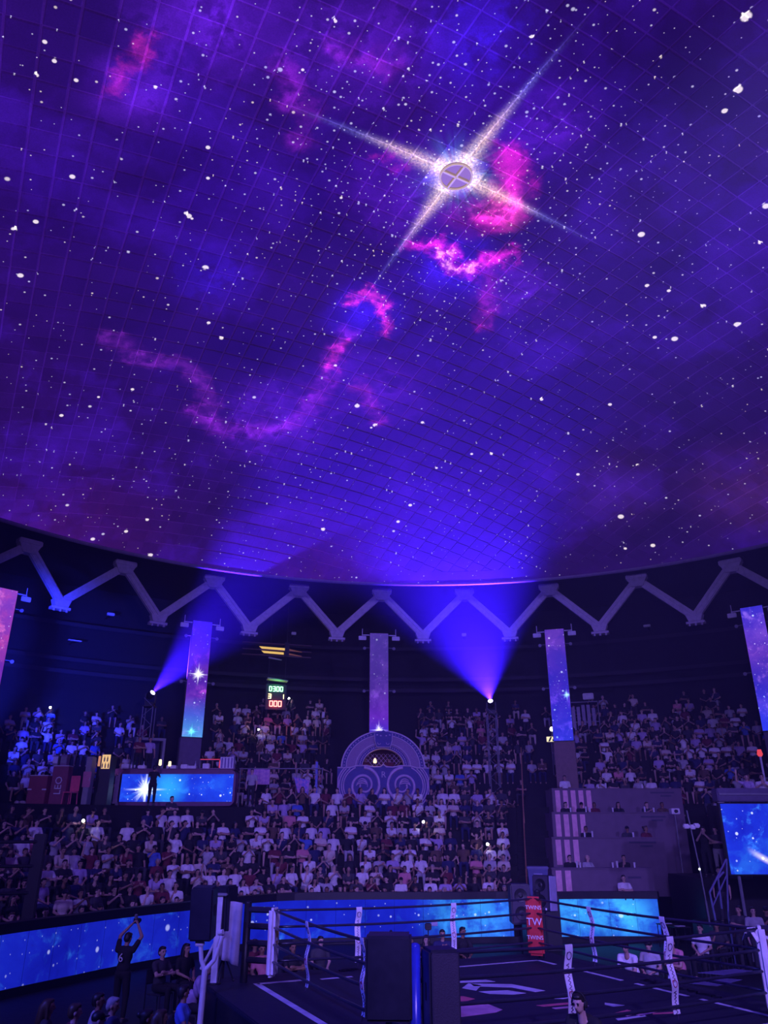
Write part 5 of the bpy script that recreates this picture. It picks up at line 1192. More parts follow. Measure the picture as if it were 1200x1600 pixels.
b = MB(); b.tube([P_(1136, 1366), P_(1113, 1418)], .022, 8); b.build('mid_rail', M_BLUEP, hr); b = MB(); b.tube([P_(1117, 1432), P_(1117, 1432) * 1 + Vector((0, 0, -P_(1117, 1432).z))], .03, 8); b.tube([P_(1138, 1430), Vector((P_(1138, 1430).x, 0, 0))], .028, 8); b.build('foot', M_BLUEP, hr)
cb_ = empty('light_pole', (at_y(1103, 1400, 27.2).x, 27.2, .95), 0, 'thin leaning pole with a cluster of small lamps, right of the terrace desks', 'pole'); o_ = Vector(cb_.location)
b = MB(); b.tube([at_y(1103, 1408, 27.2) - o_, at_y(1094, 1360, 27.2) - o_, at_y(1073, 1266, 27.2) - o_], .022, 8); b.tube([at_y(1103, 1408, 27.2) - o_, (0, 0, 0)], .03, 8); b.build('shaft', M_GREY, cb_)
for x, y in ((1072, 1291), (1082, 1292), (1088, 1290)): b = MB(); b.bbox((at_y(x, y, 27.1) - o_)[:], (.20, .16, .14), .03); b.build('lamp', M_WHITE, cb_)
b = MB(); b.tube([at_y(1070, 1292, 27.2) - o_, at_y(1092, 1291, 27.2) - o_], .018, 6); b.build('cross_arm', M_GREY, cb_); b = MB(); b.ball(at_y(1093, 1358, 27.15) - o_, .035, 8, 6); b.build('indicator', glow('pole_indicator', (.8, .9, 1), 3), cb_)
wf = at_y(1054, 1268, 33.6); o = box_thing('small_camera', (wf.x, wf.y, wf.z - .1), (.34, .3, .22), M_WHITE, 'small white camera on a pole at the right end of the second terrace desk', 'camera'); b = MB(); b.tube([(0, 0, 0), (0, 0, -2.2)], .02, 6); b.build('pole', M_GREY, o); b = MB(); b.lathe([(.07, 0), (.06, .12)], 10, 0, Mat((0, -.15, .11), 0, math.pi / 2)); b.build('lens', M_BLACK, o)
# golden handrail along the aisle stairs
gp = [at_y(824, 1396, 31.2), at_y(819, 1300, 35.5), at_y(814, 1168, 40.2)]; gh = empty('aisle_handrail', (gp[0].x, gp[0].y, 1.2), 0, 'thin golden handrail running up the aisle stairs, right edge of the crowd', 'handrail'); M_GOLD = mat('golden_paint', (.62, .34, .12), .4, .5)
b = MB(); b.tube([p - Vector(gh.location) for p in gp], .028, 8); b.build('rail', M_GOLD, gh)
for i in range(6): p = gp[0].lerp(gp[1], i / 3) if i < 4 else gp[1].lerp(gp[2], (i - 3) / 3); b = MB(); b.tube([p - Vector(gh.location), p - Vector(gh.location) + Vector((0, 0, -.95))], .02, 6); b.build('post', M_GOLD, gh)
# ------------------------------------------------------------------ the crowd
rnd = random.Random(2024)
ORD = ['first', 'second', 'third', 'fourth', 'fifth', 'sixth', 'seventh', 'eighth', 'ninth', 'tenth', 'eleventh', 'twelfth', 'thirteenth', 'fourteenth', 'fifteenth', 'sixteenth', 'seventeenth', 'eighteenth', 'nineteenth']
def ordinal(i):
    if i < 19: return ORD[i]
    n = i + 1; t = {2: ('twentieth', 'twenty'), 3: ('thirtieth', 'thirty'), 4: ('fortieth', 'forty'), 5: ('fiftieth', 'fifty'), 6: ('sixtieth', 'sixty'), 7: ('seventieth', 'seventy')}[n // 10]
    return t[0] if n % 10 == 0 else t[1] + '-' + ORD[n % 10 - 1]
ROWN = ['front', 'second', 'third', 'fourth', 'fifth', 'sixth', 'seventh', 'eighth', 'ninth', 'tenth', 'eleventh']
SHIRTS = ['white'] * 24 + ['cream'] * 5 + ['pale grey'] * 7 + ['lilac'] * 7 + ['black'] * 32 + ['charcoal'] * 9 + ['navy'] * 7 + ['maroon'] * 4 + ['blue'] * 2 + ['maroon'] + ['pink'] * 2 + ['brown'] * 3
BOTT = ['black'] * 4 + ['charcoal'] * 4 + ['navy'] * 4 + ['brown'] * 2 + ['pale grey'] * 2 + ['cream']
SAY = {'hands in lap': 'hands lowered', 'leaning on knees': 'leaning forward', 'arms crossed': 'arms crossed', 'clapping': 'clapping', 'raising a phone': 'phone raised', 'chin on hand': 'pensive', 'holding phone to face': 'filming', 'turned aside': 'turned aside', 'leaning back': 'leaning back', 'hand lifted': 'hand lifted', 'standing': 'standing', 'standing arms crossed': 'standing', 'standing with phone': 'standing with phone'}
FEM = {'holding phone to face', 'turned aside', 'hand lifted', 'standing with phone'}
def draw(pose=None, stand=False):
    if pose is None:
        if stand: pose = rnd.choice(['standing', 'standing arms crossed', 'standing with phone', 'standing'])
        else: pose = rnd.choice(['hands in lap'] * 4 + ['leaning on knees'] * 3 + ['arms crossed'] * 4 + ['clapping'] * 4 + ['raising a phone'] * 2 + ['chin on hand'] * 3 + ['holding phone to face'] * 2 + ['turned aside'] * 3 + ['leaning back'] * 3 + ['hand lifted'])
    fem = pose in FEM or rnd.random() < .18
    hair = rnd.choice(['long', 'long', 'long', 'bun']) if fem else rnd.choice(['short'] * 7 + ['cap'] + [None] * 1)
    hm = rnd.choice([0] * 9 + [1] * 3 + [2])
    return dict(pose=pose, shirt=rnd.choice(SHIRTS), bottom=rnd.choice(BOTT), hair=hair, hm=hm, skin=rnd.choice([0, 0, 0, 1, 1, 2]), short=rnd.random() < .35)
HN = {0: 'black', 1: 'brown', 2: 'grey'}
def hair_words(d): return {'long': 'long %s hair', 'bun': '%s hair in bun', 'short': 'short %s hair', 'cap': '%s cap', None: 'bald'}[d['hair']] % (() if d['hair'] is None else (('dark' if d['hair'] == 'cap' else HN[d['hm']]),))
seats = []                                               # every seat of the crowd: position, heading, draw, text of its place
def free(p): return not (p.y > 35.0 and p.x < -5.9) and not (ang_of(p) < -31 and math.hypot(p.x - CX, p.y - CY) > 21.2)
for i in range(NR):
    a = AISLE0 - 1.6; k = 0
    while a > -84:
        r = row_r(i, a) + (.16 if i == 0 else .05); da = math.degrees(.56 / r); p = polar(a, r, TREAD[i])
        occ = .86 if i else .78
        if free(p) and rnd.random() < occ:
            seats.append((p, math.radians(180 - a + rnd.gauss(0, 9)), draw(), i, k, 'low')); k += 1
        a -= da * (1 if ang_of(p) > -30 else 1.06) * rnd.uniform(.96, 1.05)
def upper_density(px, py):
    if px < 8: return .4
    if px < 205 and py > 1100: return .62
    if px < 330: return .12 if py > 1120 else 0
    if px < 512: return .72 if py > 1095 else (.25 if px > 350 else 0)
    if px < 655: return 0
    if px < 800: return .85 if py > 1100 + max(0, 720 - px) * .1 else .15
    if px < 868: return .12
    if px < 1182: return .92 if py > 1098 else .35
    return .5
for i in range(11):
    a = 46; k = 0
    while a > -58:
        r = UPR + UPD * i + .12; p = polar(a, r, UP0 + UPS * i); q = project(p + Vector((0, 0, .8)))
        cols = any(abs(a - c) < 2.0 for c in (-48.4, -26.8, -5.15, 16.45, 38.6)) and i < 1
        tower = math.hypot(p.x + 11.9, p.y - 39.2) < .9 or math.hypot(p.x - 6.05, p.y - 42.9) < .9
        if rnd.random() < upper_density(q[0], q[1]) and not cols and not tower:
            seats.append((p, math.radians(180 - a + rnd.gauss(0, 9)), draw(), i, k, 'up')); k += 1
        a -= math.degrees(.58 / r) * rnd.uniform(.95, 1.1)
# phone torches: the spectators nearest to the bright dots hold a lit phone up
torches = {}
for px, py in ((76, 1102), (139, 1280), (411, 1145), (765, 1317), (661, 1290), (462, 1085)):
    best = min((s for s in seats), key=lambda s: (project(s[0] + Vector((0, 0, .75)))[0] - px) ** 2 + (project(s[0] + Vector((0, 0, .75)))[1] - py) ** 2)
    best[2]['pose'] = 'raising a phone'; torches[id(best)] = True
INDIV = 262
order = sorted(seats, key=lambda s: ((s[0] - EYE).length - (100 if id(s) in torches else 0)))
single = set(id(s) for s in order[:INDIV]) | {id(s) for s in seats if False}
M_PHONE = mat('phone_case', (.02, .02, .025), .3); M_PSCR = glow('phone_screen', (.55, .62, 1.0), .9); M_TORCH = glow('phone_torch', (1, .93, .75), 42)
def phone(o, pose, label, lit=False):
    P = POSES[pose]; h = (P['hands'][0] + P['hands'][1]) / 2 if pose in ('holding phone to face', 'standing with phone') else P['hands'][1]
    h = h + Vector((0, .045, .085)) if pose in ('raising a phone',) else h + Vector((0, .03, .09))
    w = Matrix.Translation(o.location) @ Matrix.Rotation(o.rotation_euler.z, 4, 'Z') @ h
    q = MB(); q.bbox((0, 0, 0), (.075, .009, .15), .004); t = q.build('phone', M_PHONE, None, w, o.rotation_euler.z); tag(t, label, 'phone', 'phones held by the crowd')
    q = MB(); q.box((0, -.006, 0), (.066, .002, .138)); q.build('lit_screen', M_PSCR, t)
    if lit: q = MB(); q.ball((.0, .008, .05), .055, 8, 6); q.build('torch', M_TORCH, t)
n_ph = 0
for s in seats:
    if id(s) not in single: continue
    p, face, d, i, k, part = s
    place = '%s row, %s from golden rail' % (ROWN[i], ordinal(k)) if part == 'low' else '%s row of upper stand' % ROWN[i]
    lab = 'person in %s %s, %s, %s, %s' % (d['shirt'].replace('pale grey', 'grey'), 'shirt' if d['pose'] not in FEM else 'top', hair_words(d), SAY[d['pose']], place)
    o = person(d['pose'], p, face, d['shirt'], d['bottom'], d['hair'], M_BLACK if d['hair'] == 'cap' else M_HAIR[d['hm']], d['skin'], lab, 'spectators in the lower stand' if part == 'low' else 'spectators in the upper stand', d['short'], rnd.uniform(.95, 1.04))
    if id(s) in torches or (d['pose'] in ('raising a phone', 'holding phone to face') and n_ph < 26):
        n_ph += 1
        phone(o, d['pose'], ('phone with lit torch, %s row of the %s stand, %s' if id(s) in torches else 'dark phone held in the %s row of the %s stand, %s') % (ROWN[i], 'lower' if part == 'low' else 'upper', ordinal(k) + (' from golden rail' if part == 'low' else ' from right end')), id(s) in torches)
# the rest, beyond the three hundred that show largest: one object
def low_poly(me, tris):
    o = bpy.data.objects.new('shape', me.copy()); COL.objects.link(o); m = o.modifiers.new('d', 'DECIMATE'); n = sum(len(p.vertices) - 2 for p in me.polygons); m.ratio = min(1, tris / n)
    bpy.context.view_layer.update(); r = bpy.data.meshes.new_from_object(o.evaluated_get(bpy.context.evaluated_depsgraph_get())); bpy.data.objects.remove(o)
    r.calc_loop_triangles(); v = np.empty(len(r.vertices) * 3, np.float32); r.vertices.foreach_get('co', v); t = np.empty(len(r.loop_triangles) * 3, np.int32); r.loop_triangles.foreach_get('vertices', t)
    return v.reshape(-1, 3), t.reshape(-1, 3)
_lp = {}
def lp(pose, what, arg, tris):
    if (pose, what, arg) not in _lp: _lp[(pose, what, arg)] = low_poly(piece(pose, what, arg), tris)
    return _lp[(pose, what, arg)]
cmats = SKINS + list(CLOTH.values()) + M_HAIR; cn = list(CLOTH); V_, F_, I_ = [], [], []; nv = 0
for s in seats:
    if id(s) in single: continue
    p, face, d, i, k, part = s; sc = rnd.uniform(.95, 1.04); c_, s_ = math.cos(face) * sc, math.sin(face) * sc; R = np.array([[c_, -s_, 0], [s_, c_, 0], [0, 0, sc]], np.float32)
    L = [(lp(d['pose'], 'skin', None, 460), d['skin']), (lp(d['pose'], 'shirt', None, 150), 3 + cn.index(d['shirt'])), (lp(d['pose'], 'legs', 'short' if d['short'] else 'long', 120), 3 + cn.index(d['bottom']))]
    if d['hair']: L.append((lp(d['pose'], 'hair', d['hair'], 90), 3 + len(cn) + (0 if d['hair'] == 'cap' else d['hm'])))
    for (v, t), m in L:
        V_.append(v @ R.T + np.array(p[:], np.float32)); F_.append(t + nv); I_.append(np.full(len(t), m, np.int32)); nv += len(v)
V_, F_, I_ = np.concatenate(V_), np.concatenate(F_), np.concatenate(I_)
me = bpy.data.meshes.new('crowd'); me.vertices.add(len(V_)); me.vertices.foreach_set('co', V_.ravel()); me.loops.add(F_.size); me.loops.foreach_set('vertex_index', F_.ravel().astype(np.int32))
me.polygons.add(len(F_)); me.polygons.foreach_set('loop_start', np.arange(0, F_.size, 3, dtype=np.int32)); me.polygons.foreach_set('material_index', I_); me.polygons.foreach_set('use_smooth', np.ones(len(F_), bool)); me.update(); me.validate()
for m in cmats: me.materials.append(m)
tag(link('crowd', me), 'distant spectators filling the upper stand and the back rows of the lower one', 'crowd', None, 'stuff')
print('SEATS', len(seats), 'single', len(single), 'crowd tris', len(F_))

# ------------------------------------------------------------------ people one by one
M_CHAIR = mat('chair_plastic', (.03, .03, .045), .5)
def chair(p, face, seat, label, group):
    t = empty('chair', (p.x, p.y, p.z - seat), face, label, 'chair', group); h = seat - .03
    q = MB(); q.bbox((0, .06, h), (.42, .42, .04), .015); q.build('seat', M_CHAIR, t)
    q = MB(); q.bbox((0, -.20, h + .32), (.42, .035, .30), .015); q.build('backrest', M_CHAIR, t)
    for sx in (-.19, .19):
        q = MB(); q.tube([(sx, -.19, 0), (sx, -.20, h + .34)], .014, 6); q.build('leg', M_CHAIR, t); q = MB(); q.tube([(sx, .25, 0), (sx, .25, h)], .014, 6); q.build('leg', M_CHAIR, t)
    return t
def head_z(pose): return (POSES[pose]['head'] @ Vector((0, 0, .15))).z
def figure(pose, loc, face, shirt, bottom, hair, hm, skin, label, group=None, short=False, seat=0.0, chair_label=None, cg=None, scale=1.0):
    o = person(pose, loc, face, shirt, bottom, hair, M_BLACK if hair == 'cap' else M_HAIR[hm], skin, label, group, short, scale)
    if seat: chair(Vector(loc), face, seat, chair_label, cg)
    return o
def toward(p, q): return math.atan2(-(q[0] - p[0]), q[1] - p[1])
RC = (RX, RY)
def chair_words(label):
    w = label.replace('bald ', '').replace('person in', 'one in').replace(' seated', '').replace(' bent forward', '').replace(' shirt', '').replace(' with long hair', '').split()
    return ' '.join(['dark', 'chair', 'under'] + w[:13])
def floor_seat(px, py, pose, shirt, hair, hm, skin, label, turn=0.0, bottom='black', face=None, short=False):
    p = at_z(px, py, .45 + head_z(pose)); p.z = .45
    return figure(pose, p, (toward(p, RC) if face is None else face) + turn, shirt, bottom, hair, hm, skin, label, None, short, .45, chair_words(label), 'chairs round the ring')
# left of the ring
p = at_z(198, 1468, head_z('camera overhead')); p = Vector((p.x, p.y, 0))
f = figure('camera overhead', p, toward(p, (2, 40)) + .1, 'black', 'black', 'short', 0, 0, 'person in black shirt with a pale 6 on the back, holding a camera overhead')
vs, fs = text_mesh('6', .24, .004); P6 = POSES['camera overhead']; q = MB(); q.add([(-v[0] * -1, v[1] - .158, v[2] + 1.21) for v in vs], fs); q.build('number', M_WHITE, f)
w = Matrix.Translation(f.location) @ Matrix.Rotation(f.rotation_euler.z, 4, 'Z'); hm_ = (P6['hands'][0] + P6['hands'][1]) / 2
ca = empty('camera', w @ (hm_ + Vector((0, .07, .06))), f.rotation_euler.z, 'black camera with a flash on top, held overhead by the one numbered 6', 'camera')
q = MB(); q.bbox((0, 0, 0), (.15, .08, .11), .015); q.build('body', M_BLACK, ca); q = MB(); q.lathe([(.04, 0), (.042, .10), (.03, .11)], 12, 0, Mat((0, .03, 0), 0, -math.pi / 2)); q.build('lens', M_BLACK, ca); q = MB(); q.bbox((0, 0, .10), (.06, .06, .10), .01, 0, Matrix.Rotation(.5, 4, 'X')); q.build('flash', M_GREY, ca)
floor_seat(253, 1489, 'arms crossed', 'charcoal', 'short', 0, 1, 'person in dark grey shirt seated by the screen, right of the raised camera')
floor_seat(290, 1484, 'hands in lap', 'black', 'long', 0, 0, 'person in black with long hair seated behind the forked stand')
floor_seat(303, 1513, 'leaning on knees', 'lilac', 'short', 0, 0, 'person in lilac shirt bent forward beside the forked stand')
floor_seat(288, 1553, 'turned aside', 'blue', 'short', 0, 2, 'person in blue shirt seated low at the foot of the forked stand')
for i, (px, py, sh, ha, hm2, ps) in enumerate(((72, 1576, 'charcoal', 'long', 1, 'hands in lap'), (113, 1584, 'maroon', 'short', 1, 'clapping'), (152, 1566, 'pale grey', 'short', 0, 'arms crossed'), (186, 1572, 'navy', 'short', 2, 'leaning back'), (150, 1596, 'white', 'cap', 0, 'hands in lap'), (214, 1596, 'black', 'bun', 0, 'chin on hand'), (248, 1594, 'cream', 'long', 1, 'hands in lap'))):
    floor_seat(px, py, ps, sh, ha, hm2, i % 3, 'person in %s shirt, dark bottom left edge, %s from left' % (sh, ORD[i] if i < 4 else ('lowest, third', 'lowest, sixth', 'lowest, seventh')[i - 4]), .2)
# behind the far ropes
for px, py, sh, ha, ps, lab in ((397, 1477, 'maroon', 'short', 'hands in lap', 'person in maroon shirt seated left behind the white corner pad'), (414, 1484, 'pink', 'short', 'leaning back', 'person in pink shirt seated just left of the white corner pad'), (457, 1482, 'black', 'short', 'arms crossed', 'person in black seated behind the ropes, right of the white corner pad'), (500, 1472, 'charcoal', 'short', 'hands in lap', 'person in dark grey seated behind the far ropes, before the first strap'),
        (638, 1470, 'black', 'short', 'chin on hand', 'person in black seated behind the far ropes, right of the microphone stand'), (666, 1470, 'brown', 'long', 'phone', 'person in brown seated behind the far ropes, by the small video camera'), (691, 1461, 'navy', 'short', 'clapping', 'person in navy shirt seated behind the far ropes, left of the second strap'), (723, 1457, 'black', 'short', 'turned aside', 'person in black seated behind the far ropes, right of the second strap'),
        (985, 1479, 'white', 'short', 'leaning on knees', 'person in white shirt bent forward behind the ropes right of the red corner'), (1014, 1478, 'pale grey', 'cap', 'hands in lap', 'person in pale grey shirt and cap behind the ropes right of the red corner'), (1057, 1472, 'pink', None, 'leaning on knees', 'bald person in pink shirt bent forward behind the right ropes'), (1094, 1452, 'white', 'short', 'hands in lap', 'person in white shirt seated behind the right ropes, under the thin leaning pole'),
        (1122, 1446, 'charcoal', 'short', 'chin on hand', 'person in dark grey seated behind the right ropes, under the handrail'), (1160, 1440, 'lilac', 'long', 'arms crossed', 'person in lilac top seated behind the right ropes, at the side screen')):
    floor_seat(px, py, 'holding phone to face' if ps == 'phone' else ps, sh, ha, 0, rnd.randrange(3), lab)
# on the ring's near edge: a cameraman in black with a headset
p = at_z(925, 1562, CZ + .02 + head_z('leaning on knees')); p = Vector((p.x, p.y, CZ + .01))
f = figure('leaning on knees', p, RZ + math.pi * .62, 'black', 'black', 'short', 0, 1, 'person in black with a headset sitting on the near edge of the ring')
q = MB(); Hh = POSES['leaning on knees']['head']; q.tube([Hh @ Vector((.098 * math.cos(a), -.01, .175 + .125 * math.sin(a))) for a in [math.pi * i / 10 for i in range(11)]], .010, 6)
for s in (-1, 1): q.ball(Hh @ Vector((s * .092, -.005, .165)), (.022, .038, .042), 10, 7)
q.build('headset', mat('headset_gloss', (.03, .03, .035), .12), f)
# small tripods behind the far ropes
def small_tripod(px, py, z, Y, name, label, cat, cam_):
    b_ = at_y(px, py, Y); t = empty(name, (b_.x, Y, 0), 0, label, cat); h = b_.z
    q = MB(); q.tube([(0, 0, .7), (0, 0, h)], .014, 6); q.build('pole', M_BLACK, t)
    for k in range(3): a = 2.1 * k + .3; q = MB(); q.tube([(0, 0, .8), (.32 * math.cos(a), .32 * math.sin(a), 0)], .012, 6); q.build('leg', M_BLACK, t)
    if cam_:
        q = MB(); q.bbox((0, 0, h + .06), (.16, .28, .14), .02); q.build('body', M_BLACK, t); q = MB(); q.bbox((.16, 0, h + .12), (.16, .02, .1), .005); q.build('monitor', mat('monitor_grey', (.3, .3, .4), .4), t)
    else: q = MB(); q.ball((0, 0, h + .04), (.05, .05, .09), 10, 7); q.build('head', M_BLACK, t)
small_tripod(611, 1462, 0, 21.6, 'microphone_stand', 'black microphone stand behind the far ropes', 'stand', False)
small_tripod(669, 1452, 0, 21.6, 'video_camera', 'small video camera on a tripod behind the far ropes', 'camera', True)
# people at the terrace desks, each on a chair
for ti, px, py, sh, ha, hm2, ps in ((0, 890, 1345, 'black', 'short', 0, 'hands in lap'), (0, 918, 1343, 'pale grey', None, 0, 'turned aside'), (0, 972, 1343, 'black', 'short', 0, 'chin on hand'), (1, 915, 1294, 'black', 'short', 0, 'arms crossed'), (1, 979, 1293, 'charcoal', 'cap', 0, 'hands in lap'), (1, 1009, 1297, 'maroon', 'bun', 1, 'turned aside'),
        (2, 883, 1254, 'black', 'short', 0, 'hands in lap'), (2, 908, 1256, 'black', 'cap', 0, 'arms crossed'), (2, 930, 1257, 'maroon', 'short', 1, 'leaning back'), (2, 965, 1254, 'black', 'long', 0, 'hands in lap'), (2, 1010, 1259, 'charcoal', 'short', 1, 'clapping'), (2, 1034, 1257, 'brown', 'short', 1, 'arms crossed')):
    t, x0, x1, zt_, zfl = desks[ti]; Y = TI[ti][0] + .80; p = at_y(px, py, Y); p.z = zt_ - .42
    figure(ps, p, math.pi + .15, sh, 'black', ha, hm2, rnd.randrange(3), 'person in %s, %s, at the %s terrace desk, %s' % (sh, hair_words(dict(hair=ha, hm=hm2)), names4[ti], 'striped end' if px < 925 else 'middle' if px < 985 else 'plain end'), 'people at the terrace desks', False, .37, 'dark chair behind the %s terrace desk, %s' % (names4[ti], ORD[[890, 918, 972, 915, 979, 1009, 883, 908, 930, 965, 1010, 1034].index(px) % 3 if ti < 2 else [883, 908, 930, 965, 1010, 1034].index(px)] + ' from its striped end'), 'chairs at the terrace desks')
p = at_y(882, 1216, 39.2); p.z -= head_z('standing'); figure('standing', p, math.pi, 'white', 'black', 'short', 0, 0, 'person in printed white shirt standing above the striped end of the topmost terrace desk')
riser(p.x - .5, p.x + .5, 38.95, 39.7, p.z, 'narrow dark landing above the topmost terrace desk')
p = at_y(974, 1373, 31.95); p.z -= head_z('arms crossed'); figure('arms crossed', p, math.pi, 'white', 'black', 'short', 0, 1, 'person in white shirt seated before the lowest terrace desk', None, False, p.z - .9, 'dark chair before the lowest terrace desk'); riser(8.0, 10.2, 31.55, 32.25, .9, 'low dark riser before the lowest terrace desk')
# booth, bar, doorway
BR = Matrix.Rotation(math.radians(4.75), 3, 'Z')
for px, sh, ha, ps in ((571, 'maroon', 'short', 'standing'), (608, 'maroon', 'cap', 'standing arms crossed'), (628, 'black', 'short', 'standing with phone'), (648, 'maroon', 'short', 'standing')):
    Y = 41.65; p = at_y(px, 1187, Y); p.z -= head_z(ps); figure(ps, p, math.pi, sh, 'black', ha, 0, 0, 'person in %s behind the counter of the ornate booth, %s' % (sh, {571: 'left of the warm lamp', 608: 'just right of its middle', 628: 'second from its right side', 648: 'at its right side'}[px]), 'people in the ornate booth')
q = MB(); q.box((0, 1.1, (p.z - CONC) / 2), (3.4, .8, p.z - CONC)); q.build('floor_box', M_BLACK, booth)
p = at_y(243, 1188, 35.85); f = figure('standing with phone', Vector((p.x, 35.85, 4.76)), .1, 'black', 'black', 'short', 0, 0, 'person in black standing with back turned in front of the bar screen')
for px, py, lab, sh, ps in ((220, 1146, 'person in maroon standing in the dark doorway, its left one', 'maroon', 'standing arms crossed'), (237, 1141, 'person in lilac standing in the dark doorway, its right one', 'lilac', 'standing')):
    p = at_r(px, py, 25.55); figure(ps, Vector((p.x, p.y, CONC + 1.44)), math.radians(180 + 31), sh, 'black', 'short', 0, 0, lab)
for px, sh in ((247, 'white'), (266, 'white'), (396, 'pale grey')):
    p = at_y(px, 1175, 37.9); figure('standing', Vector((p.x, 37.9, 4.76)), math.pi, sh, 'black', 'short', 0, 1, 'person in %s standing behind the bar, %s' % (sh, {247: 'left of the lamps', 266: 'right of the lamps', 396: 'by the straight checked banner'}[px]))
# right side
p = at_z(1056, 1352, .96 + head_z('standing')); figure('standing', Vector((max(p.x, 10.9), 28.2, .95)), math.pi - .4, 'black', 'charcoal', 'short', 0, 1, 'person in black standing at the right end of the lowest terrace desk')
for px, py, sh, ps, lab in ((1097, 1287, 'black', 'standing with phone', 'camera operator in black on the high riser, left one'), (1117, 1296, 'charcoal', 'standing arms crossed', 'person in dark grey with pale trousers on the high riser, right one')):
    p = at_y(px, py, 30.6); figure(ps, Vector((p.x, 30.6, 2.2)), math.pi - .5, sh, 'pale grey' if px > 1100 else 'black', 'short', 0, 1, lab)
p = at_y(1170, 1385, 25.6)
for i, (px, Y, sh) in enumerate(((1150, 25.6, 'charcoal'), (1172, 25.2, 'pale grey'), (1192, 25.4, 'black'))):
    q_ = at_y(px, 1400, Y); figure(('standing arms crossed', 'standing', 'standing with phone')[i], Vector((q_.x, Y, 0)), math.pi - .6 + .4 * i, sh, 'charcoal', ('short', 'long', 'cap')[i], 0, i, 'person in %s standing under the side screen, %s' % (sh, ('left one', 'middle one', 'right one')[i]), 'people under the side screen')
# towel on the right corner
vs = []; c0 = ring_world(HS + .1, -HS + .1, 2.5); n = 9
for j in range(n):
    for i in range(n):
        u_, v_ = i / (n - 1) - .5, j / (n - 1) - .5; vs.append((u_ * .62, v_ * .30, -.9 * abs(v_) ** 1.3 * .5 - .06 * math.sin(u_ * 8) * abs(v_) - .02))
b = MB(); b.add(vs, [(j * n + i, j * n + i + 1, (j + 1) * n + i + 1, (j + 1) * n + i) for j in range(n - 1) for i in range(n - 1)]); o = b.build('towel', M_WHITE, None, c0 - Vector((0, 0, .16)), .5, True); sm = o.modifiers.new('thickness', 'SOLIDIFY'); sm.thickness = .012; tag(o, 'pale towel slung over the right corner of the ring', 'towel')

# a man in white standing high beside the stairs, and one in black below him
for px, py, sh in ((821, 1114, 'white'), (814, 1140, 'black')):
    best = min(((abs(project(polar(a, UPR + UPD * i + .12, UP0 + UPS * i + 1.62))[0] - px) + abs(project(polar(a, UPR + UPD * i + .12, UP0 + UPS * i + 1.62))[1] - py), a, i) for i in range(11) for a in [6 + .1 * j for j in range(90)]))
    figure('standing arms crossed', polar(best[1], UPR + UPD * best[2] + .12, UP0 + UPS * best[2]), math.radians(180 - best[1]), sh, 'black', 'short', 0, 1, 'person in %s standing high in the upper stand, above the golden handrail' % sh)
# black barrier above the screen at the left edge
bo = at_y(42, 1445, 22.6); br_ = empty('barrier', (bo.x, 22.6, 1.0), 0, 'black barrier above the low blue screen at the left edge', 'barrier')
q = MB(); q.bbox((0, 0, 1.35), (.34, .12, 2.7), .02); q.build('post', M_BLACK, br_)
for z in (1.25, 1.9, 2.5): q = MB(); q.tube([(-1.6, -.6, z), (0, 0, z)], .045, 8); q.build('rail', M_BLACK, br_)
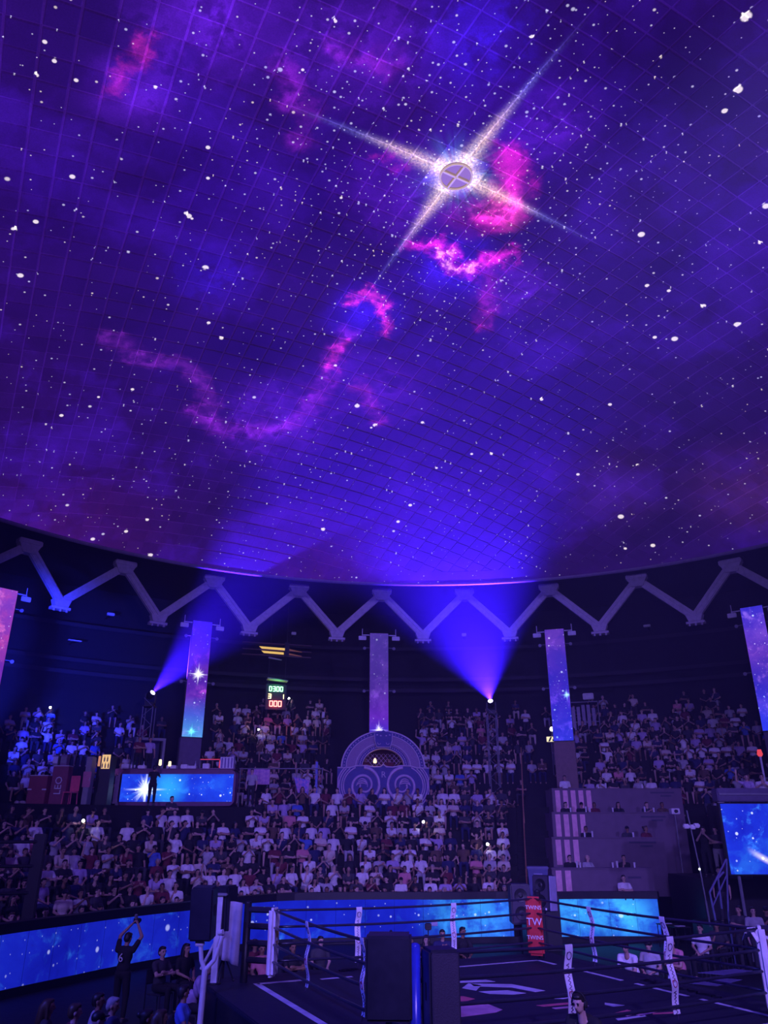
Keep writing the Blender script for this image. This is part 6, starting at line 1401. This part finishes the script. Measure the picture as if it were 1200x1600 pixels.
# above the side screen: a pole lamp with a red light and two people
pz = bsn.location.z + hh_ + .49
for px, sh, ps in ((1166, 'lilac', 'hand lifted'), (1190, 'white', 'clapping')):
    q_ = at_y(px, 1215, SY + .15); p_ = at_y(px, 1215, 30.2); figure(ps, Vector((p_.x, 30.2, p_.z - head_z(ps))), math.pi - .4, sh, 'black', 'short', 0, 1, 'person in %s seated above the side screen, %s' % (sh, 'left one' if px < 1180 else 'right one'), None, False, .45, 'dark chair above the side screen, %s' % ('left one' if px < 1180 else 'right one'))
zz_ = at_y(1166, 1215, 30.2).z - head_z('hand lifted') - .45
riser(p_.x - 1.2, p_.x + 1.0, 29.75 + .0, 31.0, zz_, 'tall dark platform behind the fascia of the side screen', 2.205)
rl_ = at_y(1188, 1182, 30.9); o = empty('red_lamp', (rl_.x, 30.9, zz_), 0, 'red glowing lamp on a pale pole above the side screen', 'lamp'); q = MB(); q.tube([(0, 0, 0), (0, 0, rl_.z - zz_)], .04, 8); q.build('pole', M_PALE, o); q = MB(); q.lathe([(.06, rl_.z - zz_), (.11, rl_.z - zz_ + .08), (.07, rl_.z - zz_ + .26)], 12); q.build('shade', glow('red_lamp_glow', (1, .08, .12), .8), o)
# low tables with papers on the floor at the right
for i, (px, py) in enumerate(((1042, 1443), (1062, 1447))):
    p_ = at_z(px, py, .74); t = empty('table', (p_.x, p_.y, 0), .2, 'small dark table with a pale sheet behind the right ropes, %s one' % ('left', 'right')[i], 'table')
    q = MB(); q.bbox((0, 0, .72), (.62, .45, .03), .008); q.build('table_top', M_BLACK, t)
    for sx in (-.27, .27):
        for sy in (-.18, .18): q = MB(); q.tube([(sx, sy, 0), (sx, sy, .71)], .018, 6); q.build('leg', M_BLACK, t)
    sh_ = MB(); sh_.box((0, 0, .004), (.30, .21, .006)); sh_.box((.02, .01, .009), (.29, .2, .004)); o = sh_.build('paper_sheet', M_WHITE, None, (p_.x, p_.y, .735), .4); tag(o, 'white paper sheets on the %s small table behind the right ropes' % ('left', 'right')[i], 'paper')
# ------------------------------------------------------------------ haze in the hall
HAZE = 0.0026
k = NT('hall_haze'); v = k.n.new('ShaderNodeVolumeScatter'); v.inputs['Color'].default_value = (.50, .48, 1, 1); v.inputs['Density'].default_value = HAZE; v.inputs['Anisotropy'].default_value = .25
k.t.links.new(v.outputs[0], k.out.inputs['Volume'])
b = MB(); b.lathe([(33.5, .02), (33.5, 16.6), (22.0, 16.6), (21.5, 15.4), (0.05, 15.4)] if False else [(33.5, .02), (33.5, 16.4)], 48); hz = b.build('haze', k.mat, None, (CX, CY, 0)); tag(hz, 'thin stage haze filling the hall', 'haze', None, 'stuff')
